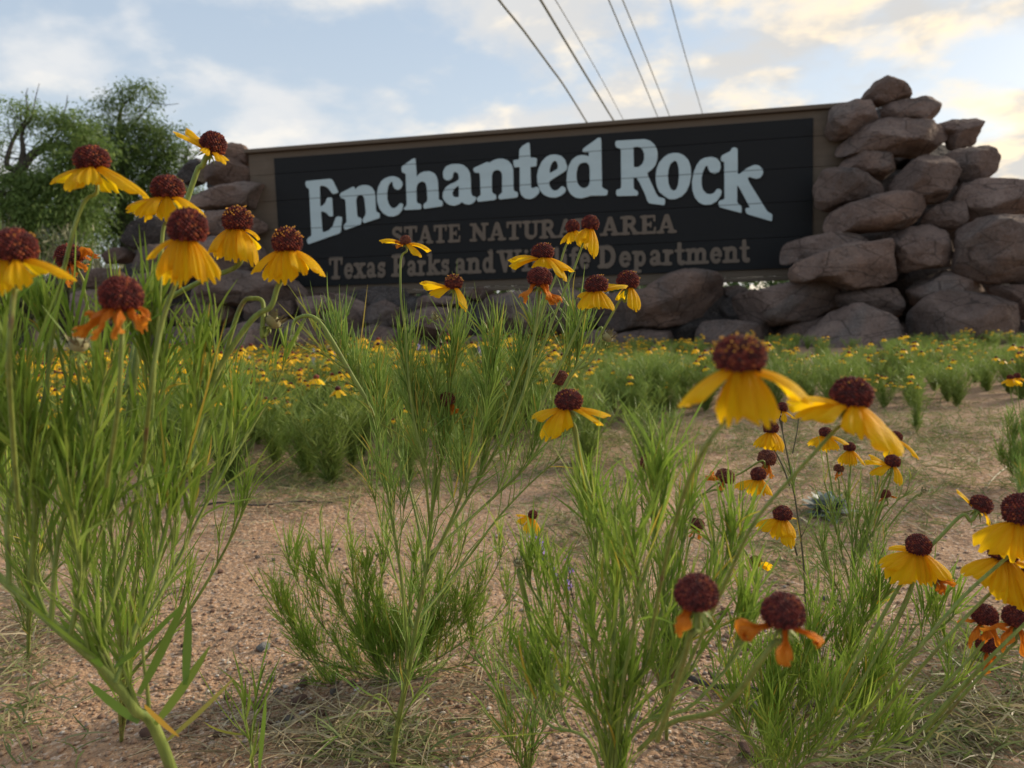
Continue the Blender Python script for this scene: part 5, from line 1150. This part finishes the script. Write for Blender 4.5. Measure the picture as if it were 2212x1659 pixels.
protos = [field_proto(200 + i, n, f, h, s_) for i, (n, f, h, s_) in enumerate(((16, 7, .19, .5), (18, 11, .17, .6), (14, 4, .20, .45), (20, 14, .16, .7), (16, 0, .16, .6), (20, 2, .17, .6)))]
rs = np.random.default_rng(77); spots = []
def px_of(x, y, z=0):
    q_ = Vector((x, y, z)) - CAM; f = q_.dot(FW); return 1106 + FPX * q_.dot(RT) / f, 829.5 - FPX * q_.dot(UP) / f
edge = lambda u: float(np.interp(u, [0, 250, 500, 800, 1000, 1250, 1350, 1900, 2212], [1.30, 1.42, 1.5, 1.62, 1.8, 1.95, 1.92, 2.1, 2.3]))
tries = 0
while len(spots) < 900 and tries < 40000:
    tries += 1; y = rs.uniform(1.4, 5.1) ; x = rs.uniform(-.68, .68) * y
    u, v = px_of(x, y)
    if y < edge(u) + vnoise2(x * 3, y * 3, 9) * .75 - .05 - (rs.random() < .12) * .3 or y > sign_depth(max(min(u, 2212), 0)) - .78 + rs.uniform(-.1, .05): continue
    dens = 1.0
    if vnoise2(x * 1.7 + 5, y * 1.7, 12) < (-.30 if u < 900 else -.02): continue
    if rs.random() > dens: continue
    if any((x - a) ** 2 + (y - b) ** 2 < (.055 if u < 900 else .07) ** 2 for a, b, *_ in spots): continue
    spots.append((x, y, u, v))
spots.sort(key=lambda s: s[1])
spots.insert(0, (*[G(1405, 905)[i] for i in (0, 1)], 1405, 905)); spots.insert(0, (*[G(1420, 900)[i] for i in (0, 1)], 1420, 900)); spots.insert(0, (*[G(1270, 1000)[i] for i in (0, 1)], 1270, 1000))
spots.insert(0, (*[G(1390, 895)[i] for i in (0, 1)], 1390, 895))
far_f = MB(); far_b = MB()
def mesh_arr(me):
    v = np.empty(len(me.vertices) * 3, np.float32); me.vertices.foreach_get('co', v); v = v.reshape(-1, 3)
    q_ = []; t_ = []; qm = []; tm = []
    for p in me.polygons:
        (q_ if p.loop_total == 4 else t_).append(list(p.vertices)); (qm if p.loop_total == 4 else tm).append(p.material_index)
    return v, q_, t_, qm, tm
cache = {}
nind = 0
for i, (x, y, u, v) in enumerate(spots):
    leftf = u < 1250
    if i < 4: k = 4
    elif leftf: k = rs.choice([0, 1, 3, 2, 5], p=[.22, .32, .38, .05, .03]) if y > 2.0 else rs.choice([0, 2, 5, 4], p=[.2, .3, .3, .2])
    else: k = rs.choice([4, 5, 2, 0, 3], p=[.42, .34, .10, .07, .07]) if y < 3.2 or u > 1700 else rs.choice([4, 5, 0, 3, 1], p=[.18, .22, .2, .22, .18])
    sc = rs.uniform(.55, 1.10) * (1.0 if leftf else .82) * (1.0 if y < 2.3 else .85 if y < 3 else .62); rz = rs.uniform(0, 2 * pi)
    if i < 4: sc = .95
    z = float(gh(x, y)); fo, bl = protos[k]
    if nind < 290:
        look = ('upright yellow-flowered', 'many-flowered yellow', 'tall sparse-flowered', 'broad richly yellow-flowered', 'flowerless feathery green', 'broad green few-flowered')[k]
        row = 'front edge' if y < edge(u) + .45 else ('middle' if y < 3.4 else 'back')
        sect = 'at far left' if u < 300 else 'below the left boulder pile' if u < 640 else 'below the word Texas' if u < 860 else 'below the words Parks and' if u < 1075 else 'below the word Wildlife' if u < 1290 else 'below the word Department' if u < 1620 else 'before the right pile' if u < 1900 else 'before the far right boulders'
        if i < 4: lab = 'dense flowerless clump at the meadow edge left of the nearest yellow flower'
        else: lab = f'{look} plant, {row} of the meadow {sect}'
        grp = lab
        t = thing('meadow_plant', (x, y, z), lab, 'wildflower', grp); t.rotation_euler = (0, 0, rz); t.scale = (sc,) * 3
        obj('foliage', fo, t)
        if bl: obj('blossoms', bl, t)
        nind += 1
    else:
        c_, s_ = cos(rz), sin(rz); Rm = np.array([[c_, s_, 0], [-s_, c_, 0], [0, 0, 1]]) * sc
        for key, me, tgt in ((('f', k), fo, far_f), (('b', k), bl, far_b)):
            if me is None: continue
            if key not in cache: cache[key] = mesh_arr(me)
            vv, q_, t_, qm, tm = cache[key]; vv = vv @ Rm + np.array([x, y, z]); tgt.v.append(vv)
            if q_: tgt.q.append(np.array(q_) + tgt.n); tgt.qm.append(np.array(qm))
            if t_: tgt.t.append(np.array(t_) + tgt.n); tgt.tm.append(np.array(tm))
            tgt.n += len(vv)
if far_f.v:
    o = far_f.build('meadow_growth', [M_leaf_far]); o['kind'] = 'stuff'; o['label'] = 'dense green growth of the far wildflower meadow before the rocks'; o['category'] = 'meadow'
    if far_b.v: o = far_b.build('meadow_blossoms', [M_fieldpetal, M_disc, M_stem]); o['kind'] = 'stuff'; o['label'] = 'mass of small yellow blossoms before the rocks'; o['category'] = 'blossoms'
print('spots', len(spots), 'individual', nind)
# violet spikes in the meadow
for j, (u, v, d) in enumerate(((722, 745, 2.6), (752, 770, 2.4), (905, 750, 3.0), (1035, 745, 3.2), (676, 760, 2.8), (968, 790, 2.2), (540, 772, 3.2))):
    tp = P(u, v, d); b_ = onground(tp.x + .01, tp.y)
    rs_ = np.random.default_rng(900 + j); t = thing('violet_spike', b_, 'pale violet flower spike standing in the meadow below the sign', 'wildflower', 'pale violet spikes in the meadow'); mb = MB(); mb.tube([b_, tp], .0009, 4); mb.build('stem', M_stem, t, b_)
    fl = []
    for _ in range(46):
        f = rs_.uniform(-.01, .05); dd = rs_.normal(size=3); dd /= np.linalg.norm(dd); s_ = np.cross(dd, rs_.normal(size=3)); s_ /= np.linalg.norm(s_); fl.append(np.concatenate([np.array(tp) - [0, 0, f], dd, dd * 0, s_, [.008, .006]]))
    mb = MB(); mb.leaves(fl, rows=3, prof=(.5, 1, .5)); mb.build('blossoms', M_violet, t, b_)

# ------------------------------------------------------------------ ground cover, straw, gravel
def scatter_px(rs, n, regions):
    out_ = []
    w = np.array([r_[4] for r_ in regions], float); w /= w.sum()
    for _ in range(n):
        u, v, su, sv, _w = regions[rs.choice(len(regions), p=w)]; uu, vv = rs.normal(u, su), rs.normal(v, sv)
        if vv < 740: continue
        out_.append(G(uu, vv))
    return out_
rs = np.random.default_rng(8)
def blades(pts, name, m, lmin, lmax, wmin, wmax, flat, label, cat, curl=.6, per=1):
    lv = []
    for p in pts:
        for _ in range(per):
            a = rs.uniform(0, 2 * pi); el = abs(rs.normal()) * flat; d = np.array([cos(a) * cos(el), sin(a) * cos(el), sin(el)]); s_ = np.cross(d, rs.normal(size=3)); s_ /= np.linalg.norm(s_) + 1e-9
            b = rs.normal(size=3) * curl; b[2] = -abs(b[2]) * .4
            pos_ = np.array(p) + [rs.normal() * .006, rs.normal() * .006, rs.uniform(0, .004)]
            lv.append(np.concatenate([pos_, d, b, s_, [rs.uniform(lmin, lmax), rs.uniform(wmin, wmax)]]))
    mb = MB(); mb.leaves(lv, rows=5, prof=(.7, 1, 1, .8, .2)); o = mb.build(name, m); o['kind'] = 'stuff'; o['label'] = label; o['category'] = cat
blades(scatter_px(rs, 1700, [(640,1585,130,55,2),(790,1600,120,50,2),(560,1080,170,22,2),(450,1150,80,40,.6),(2050,1520,150,80,3),(1900,1620,160,50,2),(1750,1500,90,50,1.4),(150,1350,90,60,1),(60,1300,60,60,1),(1060,1480,120,35,1),(2050,1080,180,45,1.6),(1200,1420,70,30,.8)]),
       'dry_grass', M_straw, .012, .045, .0006, .0013, .25, 'dry straw and dead stems lying on the sand', 'dry grass', .7, 3)
blades(scatter_px(rs, 5200, [(620,1030,220,34,3.5),(900,1000,250,35,2.5),(1500,940,400,30,2.5),(1200,980,260,30,2),(2000,930,200,30,1.5),(1250,1130,60,60,.9),(1600,960,250,30,1.6),(2050,1000,170,60,1.5),(1850,1040,200,70,1.5),(1700,1180,100,50,.9),(2000,1560,160,60,1.0),(2100,1400,90,40,.5),(850,1610,90,35,.35),(30,1480,60,80,.35),(1450,880,400,18,2),(1300,930,200,25,.8)]),
       'low_weeds', M_weed, .012, .036, .0009, .0018, .55, 'short green and straw-coloured weeds creeping over the sand', 'ground cover', .4, 4)
# gravel
def gravel(n, smin, smax, regions, name, label):
    pts = scatter_px(rs, n, regions); V, F = ico(1) if False else (None, None)
    Vo = np.array([(1,0,0),(-1,0,0),(0,1,0),(0,-1,0),(0,0,1),(0,0,-1),(.6,.6,.5),(-.6,.6,.5),(-.6,-.6,.5),(.6,-.6,.5)], float)
    Fo = np.array([(0,6,9),(6,0,2),(2,7,6),(7,2,1),(1,8,7),(8,1,3),(3,9,8),(9,3,0),(4,6,7),(4,7,8),(4,8,9),(4,9,6),(5,2,0),(5,1,2),(5,3,1),(5,0,3)])
    P3 = np.array([tuple(p) for p in pts]); m = len(P3); s_ = (smin + (smax - smin) * rs.random(m) ** 3.2)[:, None, None]
    jit = rs.uniform(.7, 1.3, (m, len(Vo), 3)); an = rs.uniform(0, 2 * pi, m); ca, sa = np.cos(an), np.sin(an)
    v = Vo[None] * jit * s_ * np.array([1, .8, .62]); vx = v[..., 0] * ca[:, None] - v[..., 1] * sa[:, None]; vy = v[..., 0] * sa[:, None] + v[..., 1] * ca[:, None]
    v = np.stack([vx, vy, v[..., 2] + s_[..., 0] * .25], -1) + P3[:, None, :]
    f = Fo[None] + (np.arange(m) * len(Vo))[:, None, None]
    o = obj(name, mesh_np(name, v.reshape(-1, 3), f.reshape(-1, 3), M_pebble, smooth=True)); o['kind'] = 'stuff'; o['label'] = label; o['category'] = 'gravel'
gravel(15000, .0007, .0032, [(700,1250,450,130,3),(500,1450,350,120,2.5),(1600,1450,400,130,2.5),(1000,1580,600,60,2.5),(2000,1250,250,150,2),(620,1530,150,50,1.6),(1650,1430,130,60,1.6),(1200,1250,400,120,1.5)], 'gravel', 'coarse granite grains scattered over the sand')
def pebble_mesh(seed, m):
    r_ = np.random.default_rng(seed); V, F = ICO3; V = V * r_.uniform(.65, 1.0, 3) * np.array([1, 1, .62])
    for _ in range(9):
        nrm = r_.normal(size=3); nrm /= np.linalg.norm(nrm); lim = (V @ nrm).max() * .75; dd = V @ nrm - lim; V = V - np.where(dd > 0, dd * .9, 0)[:, None] * nrm
    V = V * (1 + vnoise3(V * 2.2 + seed * 5, seed) * .30 + vnoise3(V * 6, seed) * .12)[:, None]
    return mesh_np('pebble', V, F, m)
PBM = [pebble_mesh(s, m) for s, m in ((1, M_red_st), (2, M_red_st), (3, M_grey_st), (4, M_red_st), (5, M_white_st))]
def pebble(u, v, px, k, label, group=None, name='pebble'):
    p = G(u, v); d = (p - CAM).dot(FW); r_ = px * d / FPX / 2; o = obj(name, PBM[k]); o.location = p + Vector((0, 0, r_ * .35)); o.rotation_euler = (rs.uniform(-.3, .3), rs.uniform(-.3, .3), rs.uniform(0, 6)); o.scale = (r_,) * 3
    tag(o, label, 'pebble', group); return o
pebble(570, 1405, 34, 4, 'bright white pebble on the sand left of the low fine bush')
pebble(500, 1362, 22, 1, 'small orange-tan pebble above the white one')
pebble(405, 1410, 30, 2, 'pale round pebble by the tips of the blurred left leaves')
pebble(1625, 1694 - 60, 60, 0, 'rounded reddish stone at the bottom right of the blurred plant')
pebble(1655, 1578, 44, 0, 'smaller pink stone touching the rounded reddish stone')
pebble(1640, 1540, 66, 2, 'flat grey-brown stone above the reddish ones')
pebble(1715, 1306, 30, 2, 'blue-grey pebble left of the feathery plant stem')
pebble(320, 1590, 46, 1, 'angular orange stone behind the leaning left stem')
pebble(270, 1560, 40, 2, 'beige pebble just above the angular orange stone')
pebble(1960, 1210, 26, 2, 'light grey pebble beyond the right flowers')
pebble(1870, 1185, 30, 2, 'grey pebble under the feathery plant tip')
for (u, v, s_) in ((648,1520,40),(690,1545,52),(600,1500,30),(560,1530,28),(625,1560,34),(575,1570,26),(720,1500,30),(655,1480,26),(540,1590,24),(500,1560,30),(470,1590,26),(610,1600,22),(760,1480,24),(530,1500,22),(590,1470,24),(700,1580,26),(490,1510,20),(640,1600,24)):
    pebble(u, v, s_, int(rs.integers(0, 4)), 'reddish pebble in the cluster below the low fine bush', 'pebble cluster below the low bush')
for _ in range(34):
    u, v = rs.uniform(1500, 1800), rs.uniform(1290, 1480); pebble(u, v, rs.uniform(12, 24), int(rs.integers(0, 4)), 'small tan pebble in the gravel patch around the dark wiry stem', 'pebbles around the dark stem')
for _ in range(30):
    u, v = rs.uniform(360, 860), rs.uniform(1180, 1430); pebble(u, v, rs.uniform(9, 17), int(rs.integers(0, 4)), 'small pebble on the open sand left of the middle plant', 'pebbles on the open sand')
# twigs
def twig(pts, r, m, label, up=.003):
    w = [G(u, v) + Vector((0, 0, up + r)) for u, v in pts]; c = catmull(w, 5); mb = MB(); mb.tube(c, np.linspace(r, r * .5, len(c)), 6); o = mb.build('twig', m, None, w[0]); o.location = w[0]; tag(o, label, 'twig', 'fallen twigs')
twig([(300,1296),(360,1282),(410,1272),(446,1262)], .0016, M_straw, 'pale straight twig on the sand right of the left plants')
twig([(1430,1440),(1480,1475),(1540,1500),(1600,1500),(1680,1520)], .0030, M_bark, 'dark bent twig lying behind the blurred plant', .004)
twig([(1585,1400),(1650,1380),(1720,1360),(1800,1345),(1880,1330)], .0013, M_straw, 'long pale twig crossing behind the dark wiry stem')
twig([(1620,1010),(1650,990),(1678,968)], .0016, M_straw, 'pale twig on the ground beyond the seed heads')
twig([(2180,1010),(2150,1035),(2130,1060)], .0018, M_straw, 'pale twig near the right edge on the bare ground')
twig([(430,1100),(480,1092),(560,1098),(640,1090),(720,1092)], .0020, M_bark, 'long thin dark twig at the edge of the weedy patch')
twig([(1600,1560),(1640,1530),(1700,1545),(1760,1530)], .0022, M_bark, 'short dark twig beside the flat stone')
twig([(1740,1600),(1790,1590),(1850,1600)], .0016, M_bark, 'small dark twig below the spreading plant')
